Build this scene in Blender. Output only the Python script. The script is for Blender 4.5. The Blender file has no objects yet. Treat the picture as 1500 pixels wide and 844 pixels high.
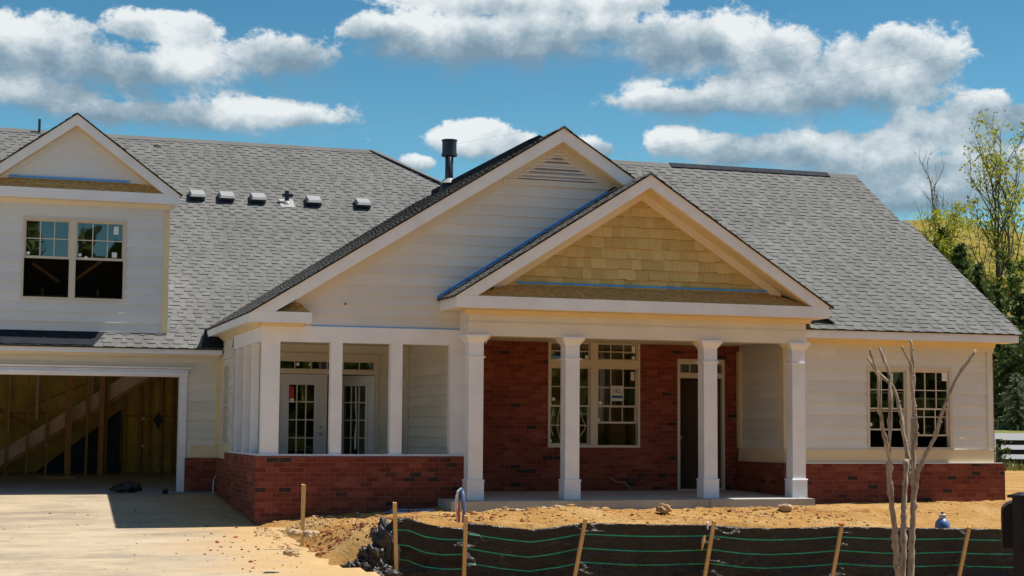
import bpy, math, random
from mathutils import Vector, Matrix, noise
random.seed(7)
C = bpy.context.scene.collection
R = math.radians
rnd = random.uniform

# ------------------------------------------------------------------ camera
SC = bpy.context.scene
CAM = Vector((-12.314, -28.04, 1.118))
AX_R = Vector((0.951071, -0.308895, 0.006914))
AX_U = Vector((-0.033223, -0.079994, 0.996242))
AX_F = Vector((0.307181, 0.947726, 0.086342))
cd = bpy.data.cameras.new('camera'); cam = bpy.data.objects.new('camera', cd); C.objects.link(cam)
cam.matrix_world = Matrix.Translation(CAM) @ Matrix((AX_R, AX_U, -AX_F)).transposed().to_4x4()
cd.sensor_width = 36; cd.lens = 57.06; cd.clip_start = .1; cd.clip_end = 3000
SC.camera = cam

def ray(px, py):
    return AX_F*2377.5 + AX_R*(px-750) - AX_U*(py-422)
def onY(px, py, Y):
    d = ray(px, py); return CAM + d*((Y-CAM.y)/d.y)
def onZ(px, py, Z):
    d = ray(px, py); return CAM + d*((Z-CAM.z)/d.z)

# ------------------------------------------------------------------ materials
class NT:
    def __init__(s, name):
        s.m = bpy.data.materials.new(name); s.m.use_nodes = True
        s.t = s.m.node_tree; s.n = s.t.nodes; s.l = s.t.links
        s.b = s.n['Principled BSDF']
    def N(s, typ, **kw):
        n = s.n.new(typ)
        for k, v in kw.items(): setattr(n, k, v)
        return n
    def L(s, a, b): s.l.new(a, b)
    def attr(s, name): return s.N('ShaderNodeAttribute', attribute_name=name).outputs['Fac']
    def coord(s, what='Object'): return s.N('ShaderNodeTexCoord').outputs[what]
    def noise(s, scale, detail=4, vec=None, rough=.55, stretch=None):
        n = s.N('ShaderNodeTexNoise'); n.inputs['Scale'].default_value = scale
        n.inputs['Detail'].default_value = detail; n.inputs['Roughness'].default_value = rough
        v = vec or s.coord()
        if stretch:
            mp = s.N('ShaderNodeMapping'); mp.inputs['Scale'].default_value = stretch; s.L(v, mp.inputs[0]); v = mp.outputs[0]
        s.L(v, n.inputs['Vector']); return n.outputs['Fac']
    def ramp(s, fac, stops, interp='LINEAR'):
        n = s.N('ShaderNodeValToRGB'); n.color_ramp.interpolation = interp
        e = n.color_ramp.elements
        while len(e) < len(stops): e.new(.5)
        for i, (p, c) in enumerate(stops):
            e[i].position = p; e[i].color = (*c, 1) if not isinstance(c, (int, float)) else (c, c, c, 1)
        s.L(fac, n.inputs[0]); return n.outputs[0]
    def mix(s, a, b, fac, mode='MIX'):
        n = s.N('ShaderNodeMix', data_type='RGBA', blend_type=mode)
        for v, i in ((fac, 0), (a, 6), (b, 7)):
            if hasattr(v, 'is_linked'): s.L(v, n.inputs[i])
            elif isinstance(v, (int, float)): n.inputs[i].default_value = v
            else: n.inputs[i].default_value = (*v, 1)
        return n.outputs[2]
    def math(s, op, a, b=0.):
        n = s.N('ShaderNodeMath', operation=op)
        for v, i in ((a, 0), (b, 1)):
            if hasattr(v, 'is_linked'): s.L(v, n.inputs[i])
            else: n.inputs[i].default_value = v
        return n.outputs[0]
    def bump(s, h, strength=.4, dist=.01):
        n = s.N('ShaderNodeBump'); n.inputs['Strength'].default_value = strength; n.inputs['Distance'].default_value = dist
        s.L(h, n.inputs['Height']); s.L(n.outputs[0], s.b.inputs['Normal'])
    def out(s, color, rough=.6, spec=.3, metal=0):
        for v, k in ((color, 'Base Color'), (rough, 'Roughness'), (spec, 'Specular IOR Level'), (metal, 'Metallic')):
            if hasattr(v, 'is_linked'): s.L(v, s.b.inputs[k])
            elif k == 'Base Color': s.b.inputs[k].default_value = (*v, 1)
            else: s.b.inputs[k].default_value = v
        return s.m

def simple(name, col, rough=.6, spec=.3, var=.12, scale=3., stretch=None, bump=0., bscale=60., metal=0, tone=0.):
    t = NT(name)
    lo = [max(0, c*(1-var)) for c in col]; hi = [min(1, c*(1+var)) for c in col]
    c = t.ramp(t.noise(scale, 6, stretch=stretch), [(.3, lo), (.7, hi)])
    if tone:
        a = t.attr('tone'); k = t.ramp(a, [(0, 1-tone), (1, 1+tone*.3)])
        c = t.mix(c, k, 1., 'MULTIPLY')
    if bump: t.bump(t.noise(bscale, 4), bump, .004)
    return t.out(c, rough, spec, metal)

M = {}
M['trim'] = simple('white_trim_paint', (.80, .80, .85), .45, .4, .06, 2.6, bump=.06)
M['primed'] = simple('cream_primed_wood', (.70, .57, .36), .6, .3, .06, 2.)
M['soffit'] = simple('soffit_board', (.74, .66, .52), .6, .3, .05, 2.)
M['window_frame'] = simple('tan_window_frame', (.62, .55, .46), .5, .4, .04, 2.)
M['door_paint'] = simple('door_primer', (.56, .56, .57), .45, .4, .03, 2.)
M['door_dark'] = simple('brown_entry_door', (.072, .048, .033), .8, .12, .12, 3., (1, 1, .2))
M['dark_metal'] = simple('dark_metal_pipe', (.018, .02, .035), .4, .5, .2, 5.)
M['lead'] = simple('galvanised_flashing', (.33, .32, .31), .45, .5, .1, 6.)
M['vent'] = simple('roof_vent_metal', (.27, .27, .265), .5, .5, .06, 6.)
M['black'] = simple('black_felt', (.012, .015, .022), .85, .2, .3, 4.)
M['blue_tape'] = simple('blue_flashing_tape', (.05, .34, .92), .4, .5, .15, 6.)
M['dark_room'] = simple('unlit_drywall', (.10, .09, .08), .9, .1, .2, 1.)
M['black_wood'] = simple('black_board_fence', (.012, .012, .014), .7, .3, .3, 3.)
M['wire'] = simple('wire_cable', (.34, .46, .54), .5, .3, .1, 3.)
M['white_plastic'] = simple('white_plastic', (.75, .76, .78), .4, .4, .05, 3.)
M['blue_plastic'] = simple('blue_plastic', (.09, .16, .33), .4, .5, .25, 8.)
M['orange'] = simple('orange_ribbon', (.62, .13, .03), .6, .3, .2, 8.)
M['red_mark'] = simple('red_label', (.5, .04, .03), .6, .3, .05, 8.)
M['paper'] = simple('paper_notice', (.55, .57, .58), .7, .2, .03, 8.)
M['ink'] = simple('grey_ink', (.10, .11, .13), .7, .2, .05, 8.)
M['ink_blue'] = simple('blue_ink', (.02, .08, .26), .7, .2, .05, 8.)
M['mailbox'] = simple('charcoal_paint', (.018, .015, .018), .8, .2, .25, 5., bump=.1)
M['bag'] = simple('black_plastic_bag', (.012, .012, .014), .35, .5, .2, 5.)
M['insulation'] = simple('olive_insulation', (.56, .46, .14), .95, .1, .3, 2., bump=.4, bscale=14.)
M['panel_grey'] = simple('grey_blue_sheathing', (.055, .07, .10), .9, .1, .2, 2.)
M['gap_light'] = None

def mat_wood(name, col, var=.28, sx=(14, 14, 1.2)):
    t = NT(name)
    g = t.noise(5, 6, stretch=sx, rough=.65)
    c = t.ramp(g, [(.25, [v*(1-var) for v in col]), (.75, [min(1, v*(1+var)) for v in col])])
    t.bump(g, .25, .003)
    return t.out(c, .75, .2)
M['stake_wood'] = mat_wood('stake_wood', (.60, .37, .15))
M['stud_wood'] = mat_wood('stud_wood', (.42, .235, .11))
M['stair_wood'] = mat_wood('stair_wood', (.72, .60, .49), .2, (3, 3, 3))

def mat_siding(name, col, var=.05):
    t = NT(name)
    a = t.ramp(t.attr('tone'), [(0, .92), (1, 1.03)])
    big = t.ramp(t.noise(.9, 5), [(.3, [c*(1-var) for c in col]), (.7, [min(1, c*(1+var)) for c in col])])
    grain = t.noise(9, 5, stretch=(.6, 1, 9), rough=.7)
    c = t.mix(t.mix(big, a, 1., 'MULTIPLY'), t.ramp(grain, [(.35, .95), (.65, 1.02)]), 1., 'MULTIPLY')
    t.bump(grain, .12, .003)
    return t.out(c, .6, .3)
M['siding'] = mat_siding('lap_siding_paint', (.70, .71, .73))
M['entab'] = simple('entablature_primer', (.72, .69, .65), .55, .35, .05, 1.5)
M['siding_warm'] = mat_siding('lap_siding_warm_white', (.73, .71, .685))
M['siding_cream'] = mat_siding('lap_siding_cream', (.69, .655, .59))
def mat_shake():
    t = NT('yellow_shake_siding')
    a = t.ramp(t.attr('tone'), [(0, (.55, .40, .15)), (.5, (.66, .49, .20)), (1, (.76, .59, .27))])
    g = t.noise(16, 5, stretch=(6, 1, .7), rough=.7)
    c = t.mix(a, t.ramp(g, [(.3, .74), (.7, 1.12)]), 1., 'MULTIPLY')
    t.bump(g, .7, .01)
    return t.out(c, .75, .2)
M['shake'] = mat_shake()

def mat_brick():
    t = NT('red_brick')
    uv = t.coord('UV')
    def bk(c1, c2, mc):
        b = t.N('ShaderNodeTexBrick'); b.offset = .5
        for k, v in (('Scale', 1.), ('Mortar Size', .0055), ('Mortar Smooth', .15), ('Brick Width', .205), ('Row Height', .079), ('Bias', 0.)): b.inputs[k].default_value = v
        b.inputs['Color1'].default_value = (*c1, 1); b.inputs['Color2'].default_value = (*c2, 1); b.inputs['Mortar'].default_value = (*mc, 1)
        t.L(uv, b.inputs['Vector']); return b
    b = bk((0, 0, 0), (1, 1, 1), (0, 0, 0))
    per = t.ramp(b.outputs['Color'], [(0, (.04, .028, .026)), (.05, (.055, .035, .03)), (.07, (.16, .034, .022)), (.35, (.205, .044, .028)), (.7, (.235, .055, .034)), (1, (.29, .08, .05))])
    st = t.noise(26, 5, vec=uv, rough=.7)
    per = t.mix(per, t.ramp(st, [(.3, .72), (.7, 1.2)]), 1., 'MULTIPLY')
    blot = t.noise(1.1, 4, vec=uv)
    per = t.mix(per, t.ramp(blot, [(.35, .85), (.65, 1.12)]), 1., 'MULTIPLY')
    mort = t.mix((.22, .085, .055), (.30, .14, .09), blot)
    c = t.mix(per, mort, b.outputs['Fac'])
    h = t.math('ADD', t.math('MULTIPLY', t.math('SUBTRACT', 1., b.outputs['Fac']), 1.), t.math('MULTIPLY', st, .3))
    t.bump(h, 1., .012)
    return t.out(c, .85, .2)
M['brick'] = mat_brick()

def mat_shingle():
    t = NT('grey_shingles')
    a = t.ramp(t.attr('tone'), [(0, (.022, .022, .024)), (.1, (.035, .035, .037)), (.2, (.075, .075, .075)), (.35, (.135, .132, .127)), (.65, (.150, .147, .141)), (1, (.166, .162, .155))])  # darkest stops serve the tab edges, shadow lines put into the colour
    gr = t.noise(120, 3, rough=.85)
    big = t.noise(.5, 7, rough=.7)
    a = t.mix(a, t.ramp(t.noise(1.4, 5, stretch=(1, .5, .5)), [(.35, .92), (.65, 1.06)]), 1., 'MULTIPLY')
    c = t.mix(t.mix(a, t.ramp(gr, [(.3, .72), (.7, 1.25)]), 1., 'MULTIPLY'), t.ramp(big, [(.3, .92), (.7, 1.06)]), 1., 'MULTIPLY')
    t.bump(gr, .5, .004)
    return t.out(c, .92, .15)
M['shingle'] = mat_shingle()

def mat_osb():
    t = NT('oriented_strand_board')
    v = t.N('ShaderNodeTexVoronoi'); v.inputs['Scale'].default_value = 16.
    mp = t.N('ShaderNodeMapping'); mp.inputs['Scale'].default_value = (1, 2.5, 2.5); t.L(t.coord(), mp.inputs[0]); t.L(mp.outputs[0], v.inputs['Vector'])
    c = t.ramp(v.outputs['Color'], [(0, (.40, .19, .055)), (.5, (.56, .30, .095)), (1, (.70, .43, .16))])
    sp = t.ramp(t.noise(11, 4, rough=.75), [(.66, 0.), (.72, 1.)])
    c = t.mix(c, (.5, .42, .3), t.math('MULTIPLY', sp, .6))
    return t.out(c, .8, .2)
M['osb'] = mat_osb()

def mat_glass():
    t = NT('window_glass')
    t.n.remove(t.b)
    tr = t.N('ShaderNodeBsdfTransparent'); tr.inputs[0].default_value = (.72, .76, .74, 1)
    gl = t.N('ShaderNodeBsdfGlossy'); gl.inputs['Roughness'].default_value = .015; gl.inputs[0].default_value = (.95, 1, 1, 1)
    bp = t.N('ShaderNodeBump'); bp.inputs['Strength'].default_value = .03; bp.inputs['Distance'].default_value = .05
    t.L(t.noise(1.7, 2), bp.inputs['Height']); t.L(bp.outputs[0], gl.inputs['Normal'])
    fr = t.N('ShaderNodeFresnel'); fr.inputs[0].default_value = 1.7
    mx = t.N('ShaderNodeMixShader'); t.L(t.math('MULTIPLY', fr.outputs[0], 2.2), mx.inputs[0]); t.L(tr.outputs[0], mx.inputs[1]); t.L(gl.outputs[0], mx.inputs[2])
    t.L(mx.outputs[0], t.n['Material Output'].inputs[0]); return t.m
M['glass'] = mat_glass()

def mat_concrete(name, col, dirt=None):
    t = NT(name)
    c = t.ramp(t.noise(1.4, 7, rough=.65), [(.3, [v*.82 for v in col]), (.7, [v*1.12 for v in col])])
    c = t.mix(c, t.ramp(t.noise(70, 3), [(.3, .85), (.7, 1.12)]), 1., 'MULTIPLY')
    if dirt:
        c = t.mix(c, dirt, t.ramp(t.noise(.6, 6, stretch=(.5, 1.3, 1)), [(.42, 0.), (.62, .85)]))
    t.bump(t.noise(45, 5), .25, .006)
    return t.out(c, .85, .2)
M['slab'] = mat_concrete('grey_concrete', (.40, .38, .35))
M['garage_floor'] = mat_concrete('garage_concrete', (.33, .32, .31))
def mat_drive():
    t = NT('dusty_concrete_driveway')
    v = t.coord()
    streak = t.noise(1.1, 7, stretch=(.45, 1.6, 1), rough=.65)
    c = t.ramp(streak, [(.32, (.17, .14, .11)), (.46, (.35, .275, .19)), (.58, (.42, .33, .225)), (.75, (.46, .385, .285))])
    c = t.mix(c, (.43, .345, .245), t.ramp(t.noise(.45, 5), [(.45, 0.), (.65, .6)]))
    c = t.mix(c, t.ramp(t.noise(38, 4, rough=.75), [(.3, .86), (.7, 1.1)]), 1., 'MULTIPLY')
    blotch = t.ramp(t.noise(1.9, 8, stretch=(.6, 1.2, 1), rough=.75), [(.50, 0.), (.68, .6)])
    c = t.mix(c, (.19, .165, .14), blotch)
    sx = t.N('ShaderNodeSeparateXYZ'); t.L(v, sx.inputs[0])
    edge = t.math('ADD', sx.outputs[0], t.math('MULTIPLY', t.noise(1.2, 6), 3.2))
    c = t.mix(c, (.44, .285, .13), t.ramp(t.math('MULTIPLY', t.math('ADD', edge, 8.2), .5), [(0, 0.), (.8, .9)]))
    spot = t.ramp(t.noise(7.5, 3, rough=.5), [(.76, 0.), (.79, 1.)])
    c = t.mix(c, (.20, .14, .09), t.math('MULTIPLY', spot, .35))
    t.bump(t.noise(30, 5), .3, .008)
    return t.out(c, .9, .15)
M['drive'] = mat_drive()
def mat_dirt():
    t = NT('sandy_orange_dirt')
    n1 = t.noise(.8, 7, rough=.62); n2 = t.noise(9, 6, rough=.7); n3 = t.noise(55, 4, rough=.7)
    c = t.ramp(n1, [(.3, (.34, .155, .042)), (.5, (.44, .245, .08)), (.7, (.50, .33, .14))])
    c = t.mix(c, t.ramp(n2, [(.32, .74), (.5, 1.0), (.7, 1.12)]), 1., 'MULTIPLY')
    c = t.mix(c, t.ramp(n3, [(.3, .8), (.7, 1.15)]), 1., 'MULTIPLY')
    red = t.ramp(t.noise(2.3, 4), [(.60, 0.), (.70, .65)])
    c = t.mix(c, (.27, .095, .035), red)
    # far from the house the ground is rough grass
    sep = t.N('ShaderNodeSeparateXYZ'); t.L(t.coord(), sep.inputs[0])
    gy = t.math('ADD', sep.outputs[1], t.math('MULTIPLY', n1, 14.))
    far = t.ramp(t.math('MULTIPLY', t.math('SUBTRACT', gy, 33.), .12), [(0, 0.), (1, 1.)])
    grass = t.ramp(n2, [(.3, (.10, .11, .03)), (.7, (.24, .22, .07))])
    c = t.mix(c, grass, far)
    t.bump(t.math('ADD', n2, t.math('MULTIPLY', n3, .5)), .9, .06)
    return t.out(c, .95, .1)
M['dirt'] = mat_dirt()
M['clod'] = simple('dry_clay', (.42, .25, .11), .95, .1, .3, 6., bump=.6, bscale=20.)
M['clod_red'] = simple('red_clay', (.24, .085, .035), .95, .1, .3, 6., bump=.6, bscale=20.)
M['stone'] = simple('pale_stone', (.40, .29, .175), .9, .2, .25, 7., bump=.6, bscale=18.)
M['stone_brown'] = simple('brown_stone', (.36, .24, .13), .9, .2, .3, 7., bump=.6, bscale=18.)
def mat_fabric():
    t = NT('black_silt_fabric')
    uv = t.coord('UV'); sep = t.N('ShaderNodeSeparateXYZ'); t.L(uv, sep.inputs[0])
    v = sep.outputs[1]
    dust = t.ramp(t.noise(1.6, 7, stretch=(.35, 1, 2.2), rough=.7), [(.5, 0.), (.78, .7)])
    c = t.mix((.013, .0125, .014), (.055, .045, .038), dust)
    smear = t.ramp(t.noise(3.2, 8, stretch=(.8, 1, 1.1), rough=.8), [(.60, 0.), (.66, .25), (.76, .8)])
    c = t.mix(c, (.26, .23, .21), smear)
    line = None
    for k in (.185, .42, .655):
        d = t.math('LESS_THAN', t.math('ABSOLUTE', t.math('SUBTRACT', v, k)), .0085)
        line = d if line is None else t.math('MAXIMUM', line, d)
    fade = t.ramp(t.noise(5, 4), [(.3, .65), (.6, 1.)])
    c = t.mix(c, (.01, .60, .42), t.math('MULTIPLY', line, fade))
    wr = t.noise(5.5, 5, stretch=(.8, 1, 1.6), rough=.6)
    t.bump(t.math('ABSOLUTE', t.math('SUBTRACT', wr, .5)), 1., .16)
    t.out(c, .42, .5)
    tr = t.N('ShaderNodeBsdfTransparent'); mx = t.N('ShaderNodeMixShader'); mx.inputs[0].default_value = .07
    t.L(t.b.outputs[0], mx.inputs[1]); t.L(tr.outputs[0], mx.inputs[2]); t.L(mx.outputs[0], t.n['Material Output'].inputs[0])
    return t.m
M['fabric'] = mat_fabric()
M['bunch'] = simple('black_plastic_folds', (.028, .023, .021), .45, .45, .5, 5.)
def mat_bark(name, a, b):
    t = NT(name)
    g = t.noise(16, 6, stretch=(1, 1, .25), rough=.75)
    c = t.ramp(g, [(.3, a), (.7, b)]); t.bump(g, .9, .02)
    return t.out(c, .85, .2)
M['myrtle'] = mat_bark('crape_myrtle_bark', (.12, .085, .062), (.56, .48, .39))
M['bark'] = mat_bark('dark_bark', (.06, .045, .035), (.16, .13, .10))
def mat_leaf(name, a, b, c):
    t = NT(name)
    col = t.ramp(t.attr('tone'), [(0, a), (.5, b), (1, c)])
    t.out(col, .6, .25)
    tl = t.N('ShaderNodeBsdfTranslucent'); t.L(col, tl.inputs[0])
    mx = t.N('ShaderNodeMixShader'); mx.inputs[0].default_value = .3
    t.L(t.b.outputs[0], mx.inputs[1]); t.L(tl.outputs[0], mx.inputs[2]); t.L(mx.outputs[0], t.n['Material Output'].inputs[0])
    return t.m
M['pine'] = mat_leaf('pine_needles', (.03, .048, .013), (.075, .105, .027), (.17, .20, .05))
M['young_pine'] = mat_leaf('young_pine_needles', (.07, .10, .05), (.14, .17, .08), (.26, .27, .15))
M['spring'] = mat_leaf('spring_leaves', (.26, .28, .03), (.42, .42, .04), (.55, .51, .07))
M['green'] = mat_leaf('green_leaves', (.05, .08, .015), (.10, .15, .03), (.22, .26, .05))
M['grass'] = mat_leaf('grass_blades', (.09, .11, .02), (.17, .19, .04), (.30, .27, .09))
M['road'] = mat_concrete('pale_road', (.23, .23, .23))
def mat_hill():
    t = NT('dry_hill_grass')
    n = t.noise(.28, 8, rough=.75)
    c = t.ramp(n, [(.30, (.06, .075, .012)), (.42, (.15, .125, .025)), (.55, (.26, .18, .045)), (.68, (.15, .15, .022)), (.8, (.07, .09, .015))])
    t.bump(t.noise(.9, 5), .8, .5)
    return t.out(c, .95, .1)
M['hill'] = mat_hill()

# ------------------------------------------------------------------ mesh builder
UP = Vector((0, 0, 1))
class MB:
    def __init__(s): s.v = []; s.f = []; s.t = []; s.uv = {}
    def add(s, pts): i = len(s.v); s.v.extend(Vector(p) for p in pts); return i
    def face(s, pts, tone=.5):
        i = s.add(pts); s.f.append(tuple(range(i, i+len(pts)))); s.t.append(tone)
    def hexa(s, p, tone=.5):            # p: bottom 4 (ccw from above), top 4
        i = s.add(p)
        for q in ((3, 2, 1, 0), (4, 5, 6, 7), (0, 1, 5, 4), (1, 2, 6, 5), (2, 3, 7, 6), (3, 0, 4, 7)):
            s.f.append(tuple(i+k for k in q)); s.t.append(tone)
    def box(s, x0, x1, y0, y1, z0, z1, tone=.5):
        s.hexa([(x0, y0, z0), (x1, y0, z0), (x1, y1, z0), (x0, y1, z0), (x0, y0, z1), (x1, y0, z1), (x1, y1, z1), (x0, y1, z1)], tone)
    def ring(s, x0, x1, z0, z1, w, y0, y1, wt=None, wb=None):
        wt = w if wt is None else wt; wb = w if wb is None else wb
        s.box(x0, x0+w, y0, y1, z0, z1); s.box(x1-w, x1, y0, y1, z0, z1)
        if wt: s.box(x0+w, x1-w, y0, y1, z1-wt, z1)
        if wb: s.box(x0+w, x1-w, y0, y1, z0, z0+wb)
    def extrude(s, pts, d, tone=.5):    # planar polygon + offset vector
        pts = [Vector(p) for p in pts]; d = Vector(d); n = len(pts)
        i = s.add(pts + [p+d for p in pts])
        s.f.append(tuple(i+k for k in range(n))); s.t.append(tone)
        s.f.append(tuple(i+n+k for k in reversed(range(n)))); s.t.append(tone)
        for k in range(n):
            j = (k+1) % n; s.f.append((i+j, i+k, i+n+k, i+n+j)); s.t.append(tone)
    def prismY(s, xz, y0, y1, tone=.5): s.extrude([(x, y0, z) for x, z in xz], (0, y1-y0, 0), tone)
    def prismX(s, yz, x0, x1, tone=.5): s.extrude([(x0, y, z) for y, z in yz], (x1-x0, 0, 0), tone)
    def tube(s, pts, rad, n=8, cap=True, tone=.5, wob=0.):
        pts = [Vector(p) for p in pts]
        if not isinstance(rad, (list, tuple)): rad = [rad]*len(pts)
        rings = []; ref = None
        for k, p in enumerate(pts):
            d = (pts[min(k+1, len(pts)-1)] - pts[max(k-1, 0)]).normalized()
            if ref is None: ref = Vector((1, 0, 0)) if abs(d.x) < .9 else Vector((0, 1, 0))
            a = (ref - d*ref.dot(d)).normalized(); ref = a; b = d.cross(a)
            i = len(s.v)
            for q in range(n):
                th = 2*math.pi*q/n; rr = rad[k]*(1+(rnd(-wob, wob) if wob else 0))
                s.v.append(p + a*math.cos(th)*rr + b*math.sin(th)*rr)
            rings.append(i)
        for i, j in zip(rings, rings[1:]):
            for q in range(n):
                s.f.append((i+q, i+(q+1) % n, j+(q+1) % n, j+q)); s.t.append(tone)
        if cap:
            s.f.append(tuple(rings[0]+q for q in reversed(range(n)))); s.t.append(tone)
            s.f.append(tuple(rings[-1]+q for q in range(n))); s.t.append(tone)
    def lathe(s, c, prof, n=20, tone=.5):
        c = Vector(c); s.tube([c+Vector((0, 0, z)) for r, z in prof], [r for r, z in prof], n, True, tone)
    def blob(s, c, r, tone=.5, sub=2, rough=.3, seed=0., fold=0.):
        import bmesh
        bm = bmesh.new(); bmesh.ops.create_icosphere(bm, subdivisions=sub, radius=1.)
        i = len(s.v); c = Vector(c); r = Vector(r) if hasattr(r, '__len__') else Vector((r, r, r))
        for v in bm.verts:
            k = 1 + rough*noise.noise(v.co*1.6+Vector((seed, seed*.7, 3.1))) + rough*.5*noise.noise(v.co*4+Vector((seed, 1, 2)))
            if fold: k = 1+.25*noise.noise(v.co*1.2+Vector((seed, 2, 1)))+fold*(abs(noise.noise(Vector((v.co.x*2.6+v.co.z*1.1, v.co.y*2.2, v.co.z*.9))+Vector((seed, seed, 0))))-.25)+fold*.4*abs(noise.noise(Vector((v.co.x*6+v.co.z*2, v.co.y*5, v.co.z*2))+Vector((seed, 0, 0))))
            s.v.append(c+Vector((v.co.x*r.x*k, v.co.y*r.y*k, v.co.z*r.z*k)))
        for f in bm.faces: s.f.append(tuple(i+v.index for v in f.verts)); s.t.append(tone)
        bm.free()
    def build(s, name, mat, parent=None, smooth=False, origin=None, uvs=None):
        root = parent
        o0 = Vector((0, 0, 0))
        if origin is not None: o0 = Vector(origin)
        elif parent is not None: o0 = Vector(parent.get('_o', (0, 0, 0)))
        me = bpy.data.meshes.new(name)
        me.from_pydata([tuple(v-o0) for v in s.v], [], s.f)
        at = me.attributes.new('tone', 'FLOAT', 'FACE'); at.data.foreach_set('value', s.t)
        ul = me.uv_layers.new(name='UVMap')
        if uvs:
            for l in me.loops: ul.data[l.index].uv = uvs[l.vertex_index]
        else:
            me.update()
            for p in me.polygons:
                n = p.normal
                if abs(n.z) > .999: t, b = Vector((1, 0, 0)), Vector((0, 1, 0))
                else: t = UP.cross(n).normalized(); b = n.cross(t)
                for li in p.loop_indices:
                    w = me.vertices[me.loops[li].vertex_index].co + o0
                    ul.data[li].uv = (w.dot(t), w.dot(b))
        if smooth: me.polygons.foreach_set('use_smooth', [True]*len(me.polygons))
        me.materials.append(mat)
        o = bpy.data.objects.new(name, me); C.objects.link(o)
        if parent is not None: o.parent = parent; o['_o'] = tuple(o0)
        else: o.location = o0; o['_o'] = tuple(o0)
        return o

def tag(o, label, cat, group=None):
    o['label'] = label; o['category'] = cat
    if group: o['group'] = group
    return o
def thing(name, loc, label, cat, group=None):
    o = bpy.data.objects.new(name, None); C.objects.link(o); o.location = loc; o['_o'] = tuple(loc)
    o.empty_display_size = .2
    return tag(o, label, cat, group)
def kind(o, k): o['kind'] = k; return o

# lapped courses (boards, shingles) inside a polygon of a plane
def span(poly, s):
    us = []
    for (u0, s0), (u1, s1) in zip(poly, poly[1:]+poly[:1]):
        if (s0-s)*(s1-s) <= 0 and s0 != s1: us.append(u0+(u1-u0)*(s-s0)/(s1-s0))
    return (min(us), max(us)) if len(us) >= 2 else None
def lapped(mb, O, U, S, N, poly, holes, exp, lb, lt, wid, tones=(0, 1), lip=None, jitter=None, s0=None, teeth=0.):
    O, U, S, N = Vector(O), Vector(U), Vector(S), Vector(N)
    smin = min(s for u, s in poly); smax = max(s for u, s in poly)
    umin = min(u for u, s in poly); umax = max(u for u, s in poly)
    s = smin if s0 is None else s0
    while s < smax-1e-4:
        e = s+exp
        js = [umin-rnd(0, wid[1])]
        while js[-1] < umax: js.append(js[-1]+rnd(*wid))
        pieces = [(a, b, rnd(*tones), (teeth if (teeth and i_ % 2) else 0.), (rnd(-jitter, jitter) if jitter else 0.)) for i_, (a, b) in enumerate(zip(js, js[1:]))]
        br = sorted({max(s, smin), min(e, smax)} | {h for H in holes for h in (H[2], H[3]) if s < h < e} | {q for p, q in poly if s < q < e})
        for sa, sb in zip(br, br[1:]):
            if sb-sa < 1e-4: continue
            A, B = span(poly, sa+1e-5), span(poly, sb-1e-5)
            if not A or not B: continue
            cuts = sorted((H[0], H[1]) for H in holes if H[2] < (sa+sb)/2 < H[3])
            for a, b, tn, tl, jt in pieces:
                segs = [(a, b)]
                for c0, c1 in cuts:
                    ns = []
                    for p, q in segs:
                        if c1 <= p or c0 >= q: ns.append((p, q)); continue
                        if p < c0: ns.append((p, c0))
                        if c1 < q: ns.append((c1, q))
                    segs = ns
                for p, q in segs:
                    a0, a1 = max(p, A[0]), min(q, A[1]); b0, b1 = max(p, B[0]), min(q, B[1])
                    if a1 <= a0 and b1 <= b0: continue
                    if a1 < a0: a0 = a1 = min(max((a0+a1)/2, A[0]), A[1])
                    if b1 < b0: b0 = b1 = min(max((b0+b1)/2, B[0]), B[1])
                    la = lb+tl+(lt-lb)*(sa-s)/exp; lq = lb+tl*.3+(lt-lb)*(sb-s)/exp
                    sj = sa+(jt if sa <= s+1e-6 else 0)
                    P = lambda u, t, l: O+U*u+S*t+N*l
                    mb.face([P(a0, sj, la), P(a1, sj, la), P(b1, sb, lq), P(b0, sb, lq)], tn)
                    if sa <= s+1e-6:
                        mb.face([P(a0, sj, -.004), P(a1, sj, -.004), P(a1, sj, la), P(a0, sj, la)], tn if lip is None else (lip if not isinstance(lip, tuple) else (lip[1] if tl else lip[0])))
        s = e
def holed(mb, O, U, N, poly, holes, t):     # wall slab t thick behind the plane, with rectangular holes
    O, U, N = Vector(O), Vector(U), Vector(N)
    br = sorted({q for p, q in poly} | {h for H in holes for h in (H[2], H[3])})
    for sa, sb in zip(br, br[1:]):
        A, B = span(poly, sa+1e-5), span(poly, sb-1e-5)
        if not A or not B or sb-sa < 1e-4: continue
        cuts = sorted((H[0], H[1]) for H in holes if H[2] < (sa+sb)/2 < H[3])
        edges = [None]; seg = []; cur = 'L'
        for c0, c1 in cuts: seg.append((cur, c0)); cur = c1
        seg.append((cur, 'R'))
        for p, q in seg:
            a0 = A[0] if p == 'L' else p; b0 = B[0] if p == 'L' else p
            a1 = A[1] if q == 'R' else q; b1 = B[1] if q == 'R' else q
            if a1-a0 < 1e-4 and b1-b0 < 1e-4: continue
            P = lambda u, z: O+U*u+UP*z
            mb.extrude([P(a0, sa), P(a1, sa), P(b1, sb), P(b0, sb)], -N*t)
X_, Y_ = Vector((1, 0, 0)), Vector((0, 1, 0))
FN = Vector((0, -1, 0))
def rect(x0, x1, z0, z1): return [(x0, z0), (x1, z0), (x1, z1), (x0, z1)]

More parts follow.
